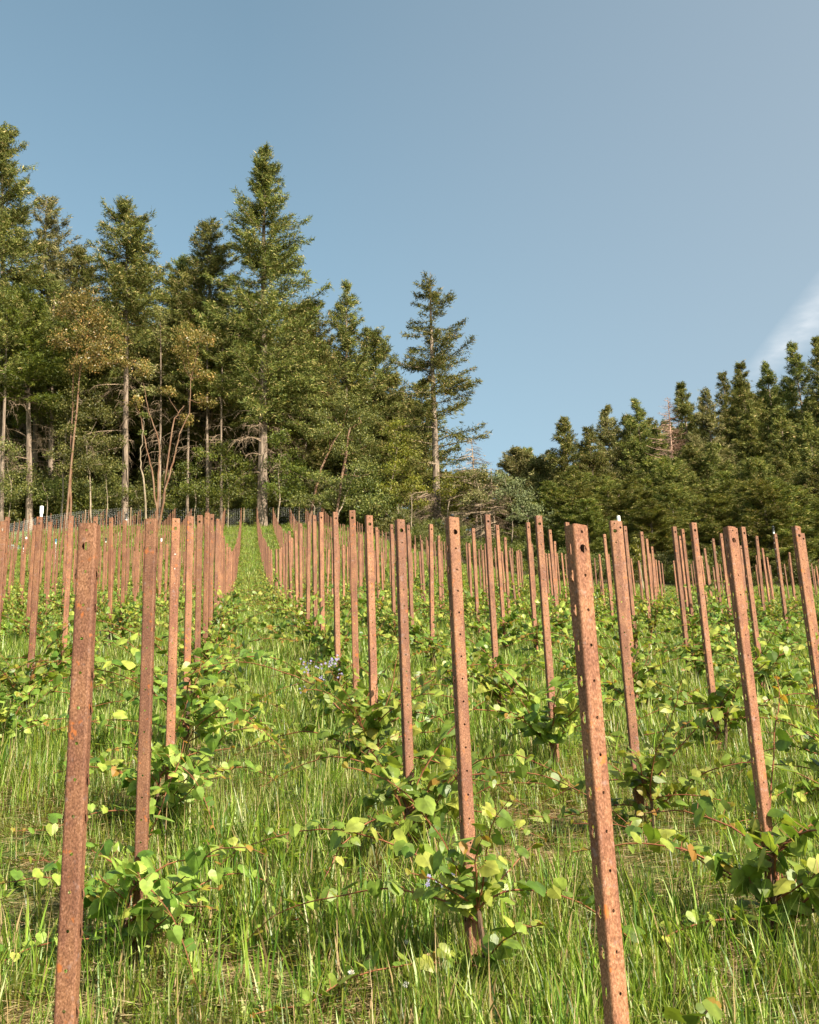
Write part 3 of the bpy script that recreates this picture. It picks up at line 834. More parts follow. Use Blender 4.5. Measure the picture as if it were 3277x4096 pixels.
# ------------------------------------------------------------------ trees
def tri_cloud(C, D, size, r, per, asp=.45, spread=.5, jit=.1):
    """per elongated triangles round every centre C, along direction D"""
    n = len(C) * per
    C = np.repeat(C, per, 0) + r.randn(n, 3) * jit
    D = np.repeat(D, per, 0) + r.randn(n, 3) * spread
    D /= np.linalg.norm(D, axis=1)[:, None] + 1e-9
    Q = np.cross(D, r.randn(n, 3)); Q /= np.linalg.norm(Q, axis=1)[:, None] + 1e-9
    s = (size * (.6 + .8 * r.rand(n)))[:, None]
    V = np.stack([C - D * s * .5 + Q * s * asp * .5, C - D * s * .4 - Q * s * asp * .5, C + D * s * .6], 1).reshape(-1, 3)
    return V, np.arange(n * 3).reshape(-1, 3)
def conifer(seed, H, base, R, r0, nbr=None, dens=1.0, asym=0.0, gap=0.0, dead=8, size=.32, mat_=None, power=.85, droop=.12, top_bare=0, lean=(0, 0), up=.25, twig_m=None, bare=False, widest=.12, lobes=.34, per=4, tan=False):
    r = np.random.RandomState(seed)
    wood = MB(); CC = []; DD = []
    z = np.linspace(0, 1, 14)
    tx = lean[0] * H * z + .004 * H * np.sin(z * 5 + r.rand() * 6) * z
    ty = lean[1] * H * z + .003 * H * np.sin(z * 4 + r.rand() * 6) * z
    tp = np.stack([tx, ty, -.8 + (H + .8) * z], -1)
    wood.tube(tp, r0 * (1 - z) ** .8 * (1 + .25 * np.exp(-z * 30)) + .02, 9, 0)
    nb = nbr or int(H * 5.0)
    ph = r.rand(6) * 6.28
    for b in range(nb):
        f = r.rand() ** .85       # 0 crown base, 1 tip
        if top_bare: f *= .93
        h = base + (H - base) * f
        a = r.rand() * 6.283
        prof = (1 - f) ** power * (.55 + .45 * min(1, f / widest) if widest else 1)
        prof *= 1 + lobes * math.sin(3 * a + 9 * f + ph[0]) * math.sin(14 * f + ph[1]) + .22 * r.randn() * (1 - .5 * f)
        prof = max(prof, .03)
        if asym: prof *= 1 + asym * math.cos(a)
        gap = gap and gap + 0.0
        if gap and math.sin(22 * f + 2 * a + ph[2]) > 1 - gap * 1.6 and r.rand() < .8: continue
        L = R * prof + .25
        o = np.array([np.interp(h, tp[:, 2], tp[:, 0]), np.interp(h, tp[:, 2], tp[:, 1]), h])
        sl = up * (f * 2.6 - .15) + .14 * r.randn()
        d0 = np.array([math.cos(a), math.sin(a), sl])
        m = 6; t = np.linspace(0, 1, m)
        bp = o + d0 * L * t[:, None]
        bp[:, 2] += -droop * L * t * t * (1.2 - f) + .10 * L * t ** 4
        bp[:, 0] += .05 * L * np.sin(t * 4 + b); bp[:, 1] += .05 * L * np.cos(t * 4 + b)
        wood.tube(bp, (.012 + .011 * L) * (1 - t * .85), 3, 2 if not bare else 0, cap=False)
        if bare: 
            for q in range(int(L * 6)):
                tt = .25 + .75 * r.rand(); c = np.array([np.interp(tt, t, bp[:, i]) for i in range(3)])
                sd_ = np.array([-d0[1], d0[0], 0]) * r.choice([-1, 1]) + d0 * .7 + r.randn(3) * .15
                wood.tube([c, c + sd_ * .35 * L * (1.1 - tt) + np.array([0, 0, -.06])], [.016, .009], 3, 0, cap=False)
            continue
        # twigs
        nt = max(2, int(L / .27 * dens)) 
        for sgn in (1, -1):
            tt = .14 + .86 * (np.arange(nt) + r.rand(nt)) / nt
            c = np.stack([np.interp(tt, t, bp[:, i]) for i in range(3)], -1)
            side = np.array([-d0[1], d0[0], 0]) * sgn
            tl = (.22 * L * (1.15 - tt) + .18) * (.6 + .8 * r.rand(nt))
            td = side * .7 + d0 * .65 + r.randn(nt, 3) * np.array([.2, .2, .38])
            td[:, 2] -= .10
            for s_ in (.15, .5, .9):
                CC.append(c + td * (tl * s_)[:, None]); DD.append(td)
        CC.append(bp[-1:]); DD.append(d0[None])
    # dead lower branches
    for b in range(dead):
        h = base * (.45 + .7 * r.rand()); a = r.rand() * 6.283; L = R * (.25 + .5 * r.rand())
        o = np.array([np.interp(h, tp[:, 2], tp[:, 0]), np.interp(h, tp[:, 2], tp[:, 1]), h]); t = np.linspace(0, 1, 6)
        d0 = np.array([math.cos(a), math.sin(a), .05 * r.randn()])
        bp = o + d0 * L * t[:, None]; bp[:, 2] -= .3 * L * t * t
        bp += r.randn(6, 3) * .04 * L * t[:, None]
        wood.tube(bp, (.012 + .008 * L) * (1 - .8 * t), 3, 1, cap=False)
        for q in range(int(L * 4)):
            tt = .3 + .7 * r.rand(); c = np.array([np.interp(tt, t, bp[:, i]) for i in range(3)])
            v = r.randn(3) * .4 + d0 * .4; v[2] -= .45
            wood.tube([c, c + v * .6, c + v * 1.0 + np.array([0, 0, -.15])], [.012, .009, .005], 3, 1, cap=False)
    mw = [M_bark, M_dead, M_limb] if not bare else ([M_dead, M_dead] if tan else [M_deadpink, M_deadpink])
    tw = wood.mesh('trunk', mw, False)
    if bare: return tw, None
    # leader tuft
    k = 14; lz = H - 1.6 * r.rand(k)
    if not top_bare: CC.append(np.stack([np.full(k, tp[-1, 0]), np.full(k, tp[-1, 1]), lz], -1) + r.randn(k, 3) * .1); DD.append(np.tile([0, 0, 1.], (k, 1)))
    C = np.concatenate(CC); D = np.concatenate(DD)
    V, F = tri_cloud(C, D, size, r, per, .24, .42, size * .38)
    return tw, mesh_np('crown', V, F, [mat_ or M_fir])

def place_tree(name, parts, loc, label, cat, group=None, rz=0, sc=(1, 1, 1)):
    e = empty(name, loc, rz); e.scale = sc
    obj('trunk', parts[0], e)
    if parts[1]: obj('crown', parts[1], e)
    tag(e, label, cat, group)
    return e
def tip_height(x, ytip, Y):
    """height of tree at overview column x, tip row ytip and depth Y"""
    p = PT(x, ytip, Y); g = gzf(p.x, p.y)
    return p, g
def hero(name, xb, xt, yt, Y, seed, label, cat, bfrac, R, r0, **kw):
    """x at the base, tip pixel, depth"""
    tip = PT(xt, yt, Y)
    # base x: pixel column xb at the ground
    pb = PT(xb, 1085, Y); g = gzf(pb.x, Y)
    H = tip.z - g; R *= 1.2; kw['gap'] = kw.get('gap', 0) + .07; kw['nbr'] = int(kw.get('nbr', 150) * 1.1)
    lean = ((tip.x - pb.x) / H, 0)
    parts = conifer(seed, H, bfrac * H, R, r0, lean=lean, **kw)
    return place_tree(name, parts, (pb.x, Y, g), label, cat, 'conifers at the edge of the forest')
ppm = lambda Y: 2516. / Y
hero('fir_tree', 551, 560, 312, 108, 11, 'tallest fir with a thick bare trunk and broad olive crown, above the aisle', 'fir tree', .25, 6.1, .50, dens=1.15, nbr=330, gap=.20, dead=36, widest=.10, power=.88)
hero('fir_tree', 919, 907, 572, 104, 12, 'lone sparse fir with dead spike top and drooping bare lower limbs', 'fir tree', .16, 4.4, .40, top_bare=1, nbr=128, dens=.95, gap=.36, dead=70, power=.62, widest=.05, lobes=.3, up=.16)
hero('fir_tree', 265, 266, 425, 108, 13, 'grey green fir with long straight bare trunk at left', 'fir tree', .50, 4.4, .33, nbr=190, gap=.10, dead=30, mat_=M_fir, power=.70)
hero('fir_tree', 70, 95, 415, 114, 14, 'pale yellowish fir with many bare twigs near the left edge', 'fir tree', .40, 4.4, .32, nbr=170, gap=.18, dead=50, mat_=M_firpale, power=.6)
hero('fir_tree', 2, 6, 268, 110, 15, 'very tall dark fir cut by the left edge of the photo', 'fir tree', .30, 5.2, .40, nbr=320, gap=.08, dead=20, power=.62)
hero('fir_tree', 438, 445, 470, 116, 16, 'dark dense fir just left of the tallest fir', 'fir tree', .22, 5.4, .36, nbr=300, gap=.08, dead=16, power=.62)
hero('fir_tree', 385, 383, 545, 120, 17, 'shorter dark fir between the grey green fir and the dense one', 'fir tree', .25, 3.8, .3, nbr=220, gap=.1, power=.6)
hero('fir_tree', 728, 728, 598, 118, 18, 'slim fir with a narrow loose spire right of the tallest fir', 'fir tree', .15, 5.0, .3, nbr=240, gap=.15, dead=16, power=.95)
hero('fir_tree', 790, 788, 700, 122, 19, 'rounded fir between the narrow spire and the lone sparse fir', 'fir tree', .15, 4.2, .3, nbr=200, gap=.1, power=.6)
hero('fir_tree', 640, 645, 640, 116, 20, 'fir filling the gap right below the tallest crown', 'fir tree', .22, 4.6, .3, nbr=220, gap=.1, power=.65, mat_=M_fir)
hero('fir_tree', 160, 165, 520, 118, 21, 'dark fir behind the madrone at left', 'fir tree', .25, 4.6, .3, nbr=240, gap=.1, power=.6)
hero('fir_tree', 65, 60, 640, 107, 22, 'fir with bright green lower boughs on a bent bare trunk at left', 'fir tree', .52, 4.4, .34, nbr=150, gap=.1, dead=16, power=.5, mat_=M_bright)
hero('fir_tree', 108, 112, 600, 111, 23, 'slender fir with sunlit trunk beside the madrone at left', 'fir tree', .45, 3.2, .3, nbr=120, gap=.15, dead=12, power=.6)
hero('fir_tree', 336, 340, 650, 109, 24, 'thin dying fir pole with bare twigs between madrone stems', 'fir tree', .55, 1.9, .13, nbr=50, gap=.3, dead=34, power=.6, mat_=M_firpale)

hero('fir_tree', 395, 398, 690, 109, 25, 'slim pole-like fir in shade right of the splayed madrone', 'fir tree', .62, 1.9, .13, nbr=60, gap=.2, dead=26, power=.6)
hero('fir_tree', 437, 438, 640, 108, 26, 'slim fir with mottled trunk midway between splayed madrone and tallest fir', 'fir tree', .58, 2.2, .15, nbr=80, gap=.2, dead=20, power=.6)
hero('fir_tree', 466, 468, 700, 107, 27, 'thin leaning fir pole nearest the left side of the tallest fir', 'fir tree', .62, 1.8, .12, nbr=60, gap=.2, dead=24, power=.6)
hero('fir_tree', 6, 14, 620, 105, 28, 'slender bare-stemmed fir in front of the very tall fir at the left edge', 'fir tree', .6, 2.4, .2, nbr=80, gap=.2, dead=24, power=.6)

# right hand forest
right = [  # x tip, y tip, depth, base R, material, label
 (1187, 885, 112, 3.0, 'd', 'dark pointed fir first on the left of the right-hand forest'),
 (1277, 861, 114, 3.6, 'p', 'pale fir right of the dark pointed one'),
 (1318, 879, 124, 2.8, 'd', 'dark fir tip peeping between two paler firs'),
 (1339, 846, 112, 3.2, 'g', 'green fir left of the bare reddish dead tree'),
 (1435, 809, 118, 3.4, 'd', 'dark fir directly behind the bare reddish dead tree'),
 (1485, 824, 108, 3.2, 'p', 'pale green fir right of the bare reddish dead tree'),
 (1520, 789, 116, 3.2, 'd', 'shaggy dark fir left of the twin tall firs'),
 (1557, 768, 110, 3.6, 'g', 'bushy topped fir below the wisp of cloud'),
 (1614, 768, 112, 3.6, 'g', 'round topped fir right of the bushy topped one'),
 (1669, 731, 108, 4.2, 'd', 'tall dark broad fir near the right edge'),
 (1721, 715, 104, 4.0, 'd', 'tallest dark fir cut by the right edge'),
 (1086, 949, 118, 3.0, 'y', 'small yellowish fir left end of the distant trees'),
 (1110, 945, 124, 2.8, 'd', 'small dark fir second in the distant low trees'),
 (1136, 965, 116, 2.4, 'y', 'low olive fir beside the dark pointed one'),
 (1240, 905, 106, 2.8, 'g', 'short green fir in front of the pale fir'),
 (1385, 905, 106, 2.6, 'g', 'short green fir left foot of the bare reddish dead tree'),
 (1460, 920, 100, 2.8, 'p', 'pale short fir right foot of the bare reddish dead tree'),
 (1575, 850, 100, 3.4, 'g', 'grey green fir standing in front of the bushy topped one'),
 (1640, 860, 98, 3.4, 'd', 'shaded fir in front of the tall dark broad fir'),
 (1700, 880, 94, 3.6, 'd', 'shaded fir low at the right edge'),
 (1500, 960, 94, 2.8, 'p', 'low pale fir with tiered boughs above the right posts'),
]
mm_ = {'d': M_fir, 'p': M_firpale, 'g': M_fir, 'y': M_firpale}
for k, (xt, yt, Y, R, c, lab) in enumerate(right):
    tip = PT(xt, yt, Y); g = gzf(tip.x, Y); H = tip.z - g
    Rr = min(R * 1.15, H * .34)
    parts = conifer(200 + k, H, .10 * H, Rr, .2, nbr=int(110 + H * 7), dens=1.1, gap=.14, dead=14, power=.98 if c != 'y' else .6, mat_=mm_[c], widest=.15, size=.25, per=6)
    place_tree('fir_tree', parts, (tip.x, Y, g), lab, 'fir tree', 'firs of the right-hand forest')
tip = PT(1405, 838, 103); base_p = PT(1424, 1080, 103); g = gzf(base_p.x, 103); H = tip.z - g
place_tree('dead_tree', conifer(300, H, .12 * H, 3.4, .17, nbr=300, bare=True, lean=((tip.x - base_p.x) / H, 0), dead=10, power=.8, up=.1), (base_p.x, 103, g),
           'bare reddish dead conifer among the right-hand firs', 'dead tree')

for (x_, xt_, yt_, Y_, R_, lab_) in ((1003, 998, 925, 101, 3.4, 'dry tan leafless conifer with drooping twigs right of the lone sparse fir'),
                                    (1040, 1046, 985, 98, 2.8, 'short dry tan leafless conifer furthest right of the left forest')):
    tip = PT(xt_, yt_, Y_); bp_ = PT(x_, 1085, Y_); g = gzf(bp_.x, Y_); H = tip.z - g
    place_tree('dead_tree', conifer(310 + x_, H, .1 * H, R_, .12, nbr=110, bare=True, dead=70, power=.6, up=-.1, droop=.45, tan=True), (bp_.x, Y_, g), lab_, 'dead tree')

# broadleaf trees and shrubs
def broadleaf(seed, trunks, blobs, leafm, barkm, leaf=.17, per=150, r0=.16, twigs=6):
    """trunks: polylines (local); blobs: (centre, radius)"""
    r = np.random.RandomState(seed); wood = MB(); CC = []
    allp = []
    for t in trunks:
        t = np.array(t, float)
        # smooth and wobble
        u = np.linspace(0, len(t) - 1, len(t) * 4); P_ = np.stack([np.interp(u, np.arange(len(t)), t[:, i]) for i in range(3)], -1)
        P_[2:-1] += r.randn(*P_[2:-1].shape) * .035
        wood.tube(P_, r0 * (1 - .72 * np.linspace(0, 1, len(P_))), 7, 0); allp.append(P_)
    A = np.concatenate(allp)
    for (c, rad) in blobs:
        c = np.array(c, float)
        low = A[A[:, 2] < c[2] + rad * .2]
        if len(low) == 0: low = A
        st = low[np.argmin(np.linalg.norm((low - c) * [1, 1, .6], axis=1))]
        mid = (st + c) / 2 + r.randn(3) * rad * .2
        wood.tube([st, mid, c], [r0 * .33, r0 * .24, r0 * .15], 5, 0, cap=False)
        nsub = max(4, int(rad * 7))
        for q in range(nsub):
            v = r.randn(3); v[2] = abs(v[2]) * .8 - .25; v /= np.linalg.norm(v)
            e = c + v * rad * (.55 + .5 * r.rand())
            wood.tube([c, (c + e) / 2 + r.randn(3) * .1 * rad, e], [r0 * .14, r0 * .09, r0 * .04], 3, 0, cap=False)
            m = int(per * rad / nsub * 1.9)
            sp = rad * .30
            CC.append(e + r.randn(m, 3) * np.array([sp, sp, sp * .65]))
    C = np.concatenate(CC); D = r.randn(len(C), 3); D[:, 2] -= .3
    n = len(C); D /= np.linalg.norm(D, axis=1)[:, None]
    Q = np.cross(D, r.randn(n, 3)); Q /= np.linalg.norm(Q, axis=1)[:, None]
    s = (leaf * (.6 + .8 * r.rand(n)))[:, None]
    V = np.stack([C - D * s * .5, C + Q * s * .28, C + D * s * .5, C - Q * s * .28], 1).reshape(-1, 3)
    return wood.mesh('trunk', [barkm]), mesh_np('crown', V, np.arange(n * 4).reshape(-1, 4), [leafm])
def px_tree(Y, trunks, blobs, seed, label, leafm, barkm, name='broadleaf_tree', cat='tree', group='broadleaf trees at the forest edge', dy=1.2, **kw):
    """trunks, blobs in overview pixels, built at real size at depth Y"""
    p0 = PT(trunks[0][0][0], trunks[0][0][1], Y); g = gzf(p0.x, Y); org = Vector((p0.x, Y, g))
    r = random.Random(seed)
    T = []
    for t in trunks:
        L = []; off = 0
        for k, (x, y) in enumerate(t):
            p = PT(x, y, Y) - org
            off += r.uniform(-.5, .5) * (k > 0)
            L.append((p.x, off, p.z if k else -.3))
        T.append(L)
    B = []
    for (x, y, rad) in blobs:
        p = PT(x, y, Y) - org; B.append(((p.x, r.uniform(-dy, dy), p.z), rad * Y / 2516.))
    return place_tree(name, broadleaf(seed, T, B, leafm, barkm, **kw), org, label, cat, group)
px_tree(103, [[(150, 1085), (148, 960), (150, 860), (155, 760), (175, 690)], [(152, 840), (170, 760), (205, 700)]],
        [(175, 640, 36), (140, 665, 30), (215, 665, 34), (185, 700, 40), (235, 715, 32), (150, 730, 34), (205, 755, 38), (245, 760, 26), (170, 780, 30)], 1,
        'olive and bronze leaved madrone with orange limbs at left', M_madr, M_madbark, per=520, r0=.11)
px_tree(104, [[(130, 1085), (133, 980), (140, 900)], [(195, 1088), (188, 1000), (180, 930)]],
        [(140, 870, 30), (175, 850, 34), (205, 880, 34), (150, 920, 34), (190, 940, 38), (215, 985, 34), (160, 990, 30), (130, 960, 26), (235, 930, 24)], 2,
        'bushy olive bay tree below the madrone at left', M_dull, M_palebark, per=480, r0=.09)
px_tree(105, [[(335, 1088), (322, 1000), (310, 950), (300, 900), (297, 870)], [(333, 1085), (352, 1020), (368, 960), (378, 920), (400, 870), (402, 800)],
              [(331, 1085), (334, 1000), (336, 930), (312, 860), (300, 800)], [(340, 930), (365, 880), (388, 850)]],
        [(405, 780, 26), (385, 745, 28), (420, 730, 30), (395, 700, 28), (430, 790, 24), (350, 830, 18), (300, 790, 24), (390, 880, 20), (285, 850, 18), (435, 840, 22)], 3,
        'multi stemmed madrone with splayed smooth orange trunks', M_madr, M_madbark, per=420, r0=.10)
px_tree(103, [[(310, 1085), (305, 1020), (296, 985), (300, 940), (306, 900)]], [(306, 880, 12), (298, 905, 9)], 4,
        'thin pale crooked stem left of the splayed madrone', M_dull, M_palebark, per=150, r0=.10)
px_tree(104, [[(648, 1090), (665, 1030), (680, 975), (705, 920), (725, 890)], [(700, 930), (735, 905), (760, 895)]],
        [(700, 870, 34), (735, 855, 34), (765, 880, 30), (690, 920, 30), (745, 920, 34), (725, 960, 32), (770, 940, 30), (790, 990, 28)], 5,
        'leaning madrone with reddish forked limbs right of the tallest fir', M_dull, M_madbark, per=460, r0=.15)
px_tree(105, [[(583, 1090), (590, 1040), (585, 1000), (592, 960)]],
        [(590, 940, 26), (612, 965, 28), (580, 980, 28), (605, 1010, 32), (580, 1040, 26), (625, 1045, 26), (635, 1000, 20)], 6,
        'bright green small tree just right of the tallest fir trunk', M_bright, M_palebark, per=380, r0=.08)
px_tree(103, [[(800, 1092), (820, 1040), (832, 980), (838, 920)]],
        [(835, 905, 24), (850, 930, 26), (825, 950, 28), (855, 970, 28), (835, 1000, 30), (865, 1020, 24), (815, 1035, 24)], 7,
        'yellow green tree just left of the lone sparse fir', M_yell, M_palebark, per=380, r0=.09)
px_tree(103, [[(700, 1090), (725, 1050), (742, 1010), (750, 985)]],
        [(760, 1000, 28), (735, 1020, 28), (700, 1040, 28), (770, 1040, 30), (680, 1005, 24)], 8,
        'dull green tree with pale arching stem between the leaning madrone and the yellow green tree', M_dull, M_palebark, per=320, r0=.07)
px_tree(101, [[(935, 1098), (945, 1060), (955, 1020)]],
        [(955, 1010, 22), (930, 1040, 24), (975, 1040, 26), (955, 1065, 26), (1000, 1065, 22)], 9,
        'dull low tree at the foot of the lone sparse fir', M_yell, M_palebark, per=330, r0=.07)
px_tree(100, [[(862, 1098), (868, 1060), (862, 1020)]], [(862, 1030, 24), (840, 1055, 24), (880, 1060, 24), (895, 1030, 16)], 10,
        'low bright shrub left of the lone sparse fir trunk', M_yell, M_palebark, name='shrub', cat='shrub', group='shrubs at the forest edge', per=330, r0=.05)
sh = [
 (105, 20, 1075, [(10, 960, 30), (40, 985, 30), (20, 1020, 32), (50, 1045, 26), (5, 1050, 26)], M_dull, 'olive bush at the left edge under the very tall fir'),
 (106, 100, 1080, [(90, 1020, 24), (110, 1045, 26), (125, 1020, 20), (80, 1055, 18)], M_dull, 'low olive bush between two trunks at left'),
 (105, 225, 1075, [(225, 1010, 26), (245, 1040, 24), (210, 1045, 24), (235, 975, 20)], M_dull, 'rounded olive bush left of the straight bare trunk'),
 (107, 290, 1080, [(285, 1035, 22), (300, 1055, 20), (275, 1060, 18)], M_dull, 'small bush right of the straight bare trunk'),
 (106, 410, 1080, [(400, 1000, 26), (420, 1030, 30), (385, 1045, 24), (440, 1050, 26), (430, 975, 22)], M_bright, 'green bush right of the splayed madrone'),
 (107, 480, 1085, [(470, 960, 30), (500, 985, 30), (475, 1020, 34), (510, 1045, 28), (450, 1050, 24), (525, 1010, 20)], M_bright, 'large green bush left of the tallest fir trunk'),
 (103, 660, 1088, [(650, 1050, 22), (630, 1065, 20), (675, 1062, 20)], M_dull, 'small bush at the foot of the leaning madrone'),
 (102, 760, 1092, [(760, 1060, 24), (790, 1070, 20), (735, 1068, 20)], M_dull, 'low dark bush left of the yellow green tree'),
 (98, 1010, 1100, [(1000, 1000, 22), (1025, 1030, 28), (1000, 1060, 28), (1040, 1070, 26)], M_firpale, 'dry tan bush right of the lone sparse fir'),
 (96, 1075, 1110, [(1060, 1010, 24), (1085, 1030, 28), (1060, 1055, 26), (1100, 1060, 26)], M_grey, 'grey green bush below the small distant firs'),
 (92, 1110, 1110, [(1095, 1072, 24), (1120, 1080, 24), (1145, 1085, 22), (1080, 1095, 20)], M_grey, 'rounded sage green bush behind the posts right of centre'),
 (90, 1200, 1115, [(1180, 1085, 24), (1205, 1078, 24), (1230, 1092, 24), (1155, 1098, 20)], M_grey, 'second sage green bush near the nearest right-hand post top'),
 (88, 1280, 1120, [(1270, 1075, 26), (1300, 1060, 28), (1290, 1100, 26), (1320, 1090, 24)], M_bright, 'green bush behind the capped riser'),
 (60, 1350, 1190, [(1345, 1140, 15), (1360, 1150, 15), (1335, 1160, 14), (1352, 1172, 16), (1368, 1172, 12), (1350, 1190, 14)], M_yell, 'yellow green bush in the gap between two blocks of posts at right'),
 (86, 1400, 1130, [(1390, 1075, 26), (1420, 1085, 26), (1370, 1095, 24), (1440, 1100, 24)], M_dull, 'dark bush under the bare reddish dead tree'),
 (84, 1510, 1130, [(1500, 1060, 26), (1530, 1075, 28), (1480, 1095, 26), (1550, 1100, 24)], M_dull, 'dark bush behind the posts below the low pale fir'),
 (80, 1610, 1140, [(1600, 1080, 28), (1630, 1095, 28), (1580, 1110, 26)], M_dull, 'shaded bush behind the grey topped sprinkler'),
 (78, 1700, 1140, [(1690, 1070, 30), (1720, 1100, 28), (1670, 1110, 26)], M_dull, 'shaded bush at the right edge of the photo'),
]
for k, (Y, bx, by, bl, mt, lab) in enumerate(sh):
    px_tree(Y, [[(bx, by), (bx + 2, (by + bl[0][1]) / 2), (bl[0][0], bl[0][1])]], bl, 40 + k, lab, mt, M_palebark, name='shrub', cat='shrub', group='shrubs at the forest edge', per=340 if Y > 70 else 420, r0=.05, leaf=.16 if Y > 70 else .12)

# the deep wood behind: one mass
fsrc = []
for k in range(4):
    w_, c_ = conifer(400 + k, 26, 5 if k % 2 else 2, 4.6, .3, nbr=190, dens=.8, gap=.05, dead=8, power=.55, size=.42)
    fsrc.append(nsrc('wood', k, join_meshes([w_, c_], 'wood')))
P = []; sc = []
rr = random.Random(5)
def add_wood(x0, x1, n, y0, y1, yt0, yt1):
    for k in range(n):
        x = x0 + (x1 - x0) * (k + rr.random()) / n; Y = rr.uniform(y0, y1)
        t = PT(x, rr.uniform(yt0, yt1), Y); g = gzf(t.x, Y)
        if t.z - g < 3: continue
        P.append((t.x, Y, g - .3)); s = (t.z - g) / 26; sc.append((max(s, .55) * 1.0, max(s, .55), s))
add_wood(-120, 560, 20, 118, 128, 640, 760)
add_wood(-120, 640, 24, 126, 142, 620, 740)
add_wood(540, 840, 10, 120, 130, 740, 830)
add_wood(600, 900, 10, 128, 142, 760, 860)
add_wood(880, 1080, 8, 118, 135, 985, 1020)
add_wood(1080, 1330, 10, 120, 140, 940, 1000)
add_wood(1150, 1480, 14, 84, 104, 960, 1040)
add_wood(1340, 1800, 20, 76, 100, 930, 1030)
add_wood(1480, 1800, 12, 66, 80, 1000, 1060)
add_wood(1180, 1560, 16, 74, 90, 1010, 1060)
add_wood(1300, 1560, 14, 120, 140, 880, 940)
add_wood(1540, 1860, 16, 112, 140, 800, 880)
n = len(P)
stuff_instances('deep_wood', fsrc, P, np.stack([np.zeros(n), np.zeros(n), nrs.rand(n) * 6.28], -1), sc, nrs.randint(0, 4, n),
                'dark massed conifers deep behind the forest edge', 'forest')

usrc = []
for k in range(4):
    rk = random.Random(90 + k)
    bl_ = [((rk.uniform(-1.3, 1.3), rk.uniform(-1.0, 1.0), rk.uniform(.3, 2.6)), rk.uniform(.7, 1.1)) for q in range(8)]
    w_, c_ = broadleaf(500 + k, [[(0, 0, -.3), (.1, 0, 1.2), (.2, .1, 2.2)]], bl_, M_dull if k % 2 else M_bright, M_bark, leaf=.17, per=230, r0=.05)
    usrc.append(nsrc('undergrowth', k, join_meshes([w_, c_], 'undergrowth')))
P = []; sc = []
for k in range(820):
    x = -30 + 82 * rr.random(); lo = float(forest_edge(x)) + 2.5
    y = lo + 26 * rr.random() ** 1.3
    if x > 12: y = lo + 45 * rr.random() ** 1.2
    if not (-.24 * y - 3 < x < .5 * y + 3): continue
    s = rr.uniform(.7, 1.5) * (.75 if y < 62 else 1) * (.45 if x > 12 else 1)
    P.append((x, y, gzf(x, y) - .1)); sc.append((s, s, s * rr.uniform(.8, 1.3)))
n = len(P)
stuff_instances('undergrowth', usrc, P, np.stack([np.zeros(n), np.zeros(n), nrs.rand(n) * 6.28], -1), sc, nrs.randint(0, 4, n),
                'shaded bushy undergrowth along the foot of the forest', 'undergrowth')

# ------------------------------------------------------------------ wire fence along the top of the left rows
fx = [(-40, 1128, 84), (0, 1098, 92), (90, 1093, 100), (250, 1090, 107), (400, 1093, 108), (560, 1100, 108.5), (680, 1105, 108)]
fe = empty('wire_fence', (0, 0, 0))
FP = []
for (x, y, Y) in fx:
    p = PT(x, y, Y); FP.append((p.x, Y))
FP = np.array(FP); seg = np.linalg.norm(np.diff(FP, axis=0), axis=1); cum = np.concatenate([[0], np.cumsum(seg)])
fe.location = (FP[0][0], FP[0][1], gzf(*FP[0])); org = np.array(fe.location)
def fpt(s): 
    x = np.interp(s, cum, FP[:, 0]); y = np.interp(s, cum, FP[:, 1]); return np.array([x, y, gzf(x, y)]) - org
HF = 1.9
wm = MB()
for k in range(11):
    z = .08 + k * HF / 10.6
    wm.tube([fpt(s) + np.array([0, 0, z + .03 * math.sin(s)]) for s in np.arange(0, cum[-1], 1.0)], .005, 3, cap=False)
for s in np.arange(0, cum[-1], .2):
    b = fpt(s); wm.tube([b + np.array([0, 0, .05]), b + np.array([0, 0, HF])], .0035, 3, cap=False)
obj('wire_mesh', wm.mesh('wire_mesh', [M_wire]), fe)
for s in np.arange(.2, cum[-1], 5.2):
    b = fpt(s); mb = MB(); mb.tube([b + np.array([0, 0, -.3]), b + np.array([0.02, 0, HF + .1])], .045, 7); obj('fence_post', mb.mesh('fence_post', [M_wood]), fe)
tag(fe, 'grey wire mesh fence with wooden posts along the top of the left slope', 'fence')

# valve box
p = PT(28, 1100, 88); g = gzf(p.x, 88)
vb = empty('valve_box', (p.x, 88, g))
mb = MB(); mb.box((-.55, -.35, 0), (.55, .35, .38)); obj('box', mb.mesh('box', [M_valve]), vb)
mb = MB(); mb.lathe([(0, .60), (.14, .60), (.22, .56), (.22, .36), (0, .36)], 14); mb.box((-.59, -.39, .38), (.59, .39, .44)); obj('lid', mb.mesh('lid', [M_valve]), vb)
tag(vb, 'pale grey green utility box on the slope at the left edge', 'utility box')

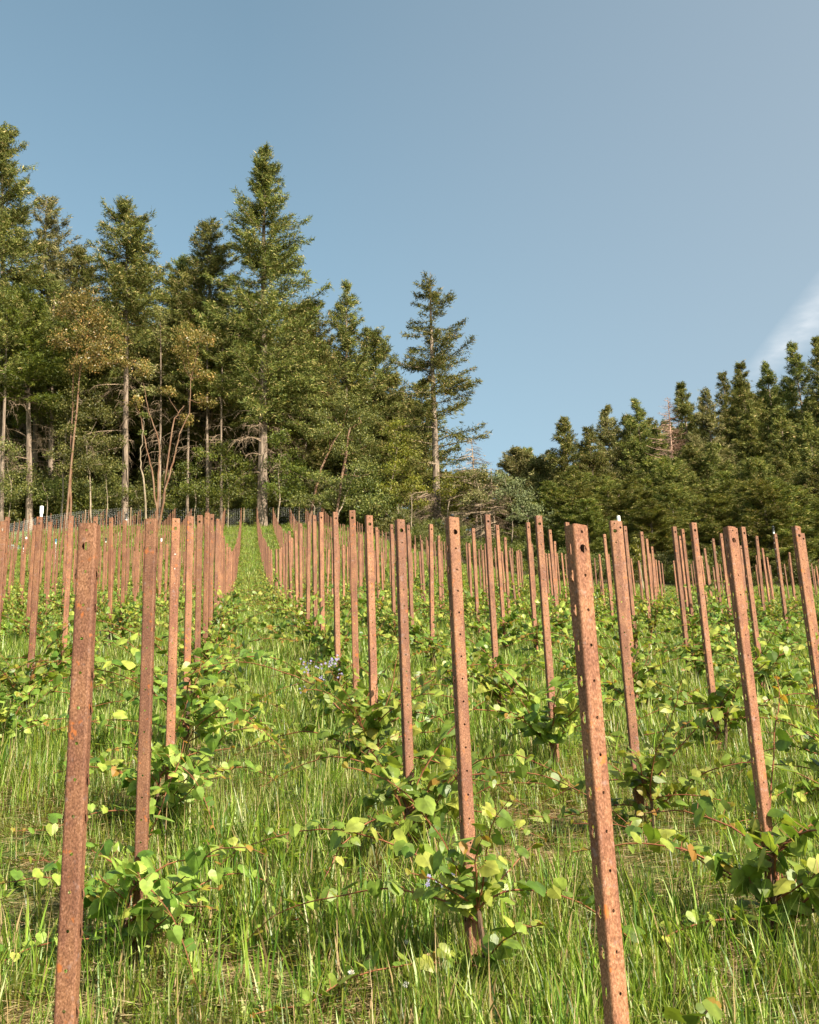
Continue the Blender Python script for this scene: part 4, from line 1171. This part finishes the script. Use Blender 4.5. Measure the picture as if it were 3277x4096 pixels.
# ------------------------------------------------------------------ borage and clover flowers
def borage(x, y, Y, seed, label, hh=.5, nst=9):
    p = PT(x, y, Y); g = gzf(p.x, Y); r = np.random.RandomState(seed)
    e = empty('flowering_plant', (p.x, Y, g)); st = MB(); fl = MB()
    for k in range(nst):
        a = r.rand() * 6.28; q = np.array([math.cos(a), math.sin(a), 0]) * (.08 + .14 * r.rand()); h = hh * (.6 + .5 * r.rand())
        pts = [np.zeros(3), q * .5 + [0, 0, h * .6], q + [0, 0, h]]
        st.tube(pts, [.004, .003, .002], 4)
        for f in range(5):
            c = pts[2] + r.randn(3) * .025
            n_ = np.array([r.randn() * .5, -1 + r.randn() * .4, .4]); n_ /= np.linalg.norm(n_)
            u = np.cross(n_, [0, 0, 1.]); u /= np.linalg.norm(u); v = np.cross(n_, u)
            for m in range(5):
                b = m * 1.2566; d = u * math.cos(b) + v * math.sin(b); s_ = np.cross(n_, d)
                fl.add([c, c + d * .009 + s_ * .004, c + d * .013, c + d * .008 - s_ * .004], [(0, 1, 2, 3)])
    obj('stems', st.mesh('stems', [M_grey]), e); obj('flowers', fl.mesh('flowers', [M_petal]), e)
    tag(e, label, 'flowers')
borage(672, 1400, 11.6, 1, 'purple flowered weed among leaves left of a mid-row post', .55, 14)
borage(952, 1770, 5.8, 2, 'small blue flower in the grass left of the tall centre-right post', .28, 3)
for k, (x, y) in enumerate([(855, 1993), (740, 2060), (855, 2085)]):
    d = raydir(x, y); Y = 4.0
    for it in range(20): Y = Y  # walk to the ground
    for t in np.arange(3, 9, .02):
        q = d * t
        if q.z < gzf(q.x, q.y) + .14: break
    g = gzf(q.x, q.y); e = empty('white_clover', (q.x, q.y, g)); mb = MB(); mb.tube([(0, 0, 0), (.01, 0, .07), (0, 0, .15)], .0015, 4); obj('stem', mb.mesh('stem', [M_grass]), e)
    r = np.random.RandomState(k); mb = MB()
    v = r.randn(60, 3); v /= np.linalg.norm(v, axis=1)[:, None]; v[:, 2] *= .8
    V, F = tri_cloud(v * .010 + [0, 0, .155], v, .010, r, 1, .5, .2, .001); obj('flower_head', mesh_np('flower_head', V, F, [M_white]), e)
    tag(e, ['white clover head in the grass below the centre', 'white clover head low in the grass, leftmost of the three', 'white clover head nearest the bottom edge'][k], 'flower', 'white clover heads')
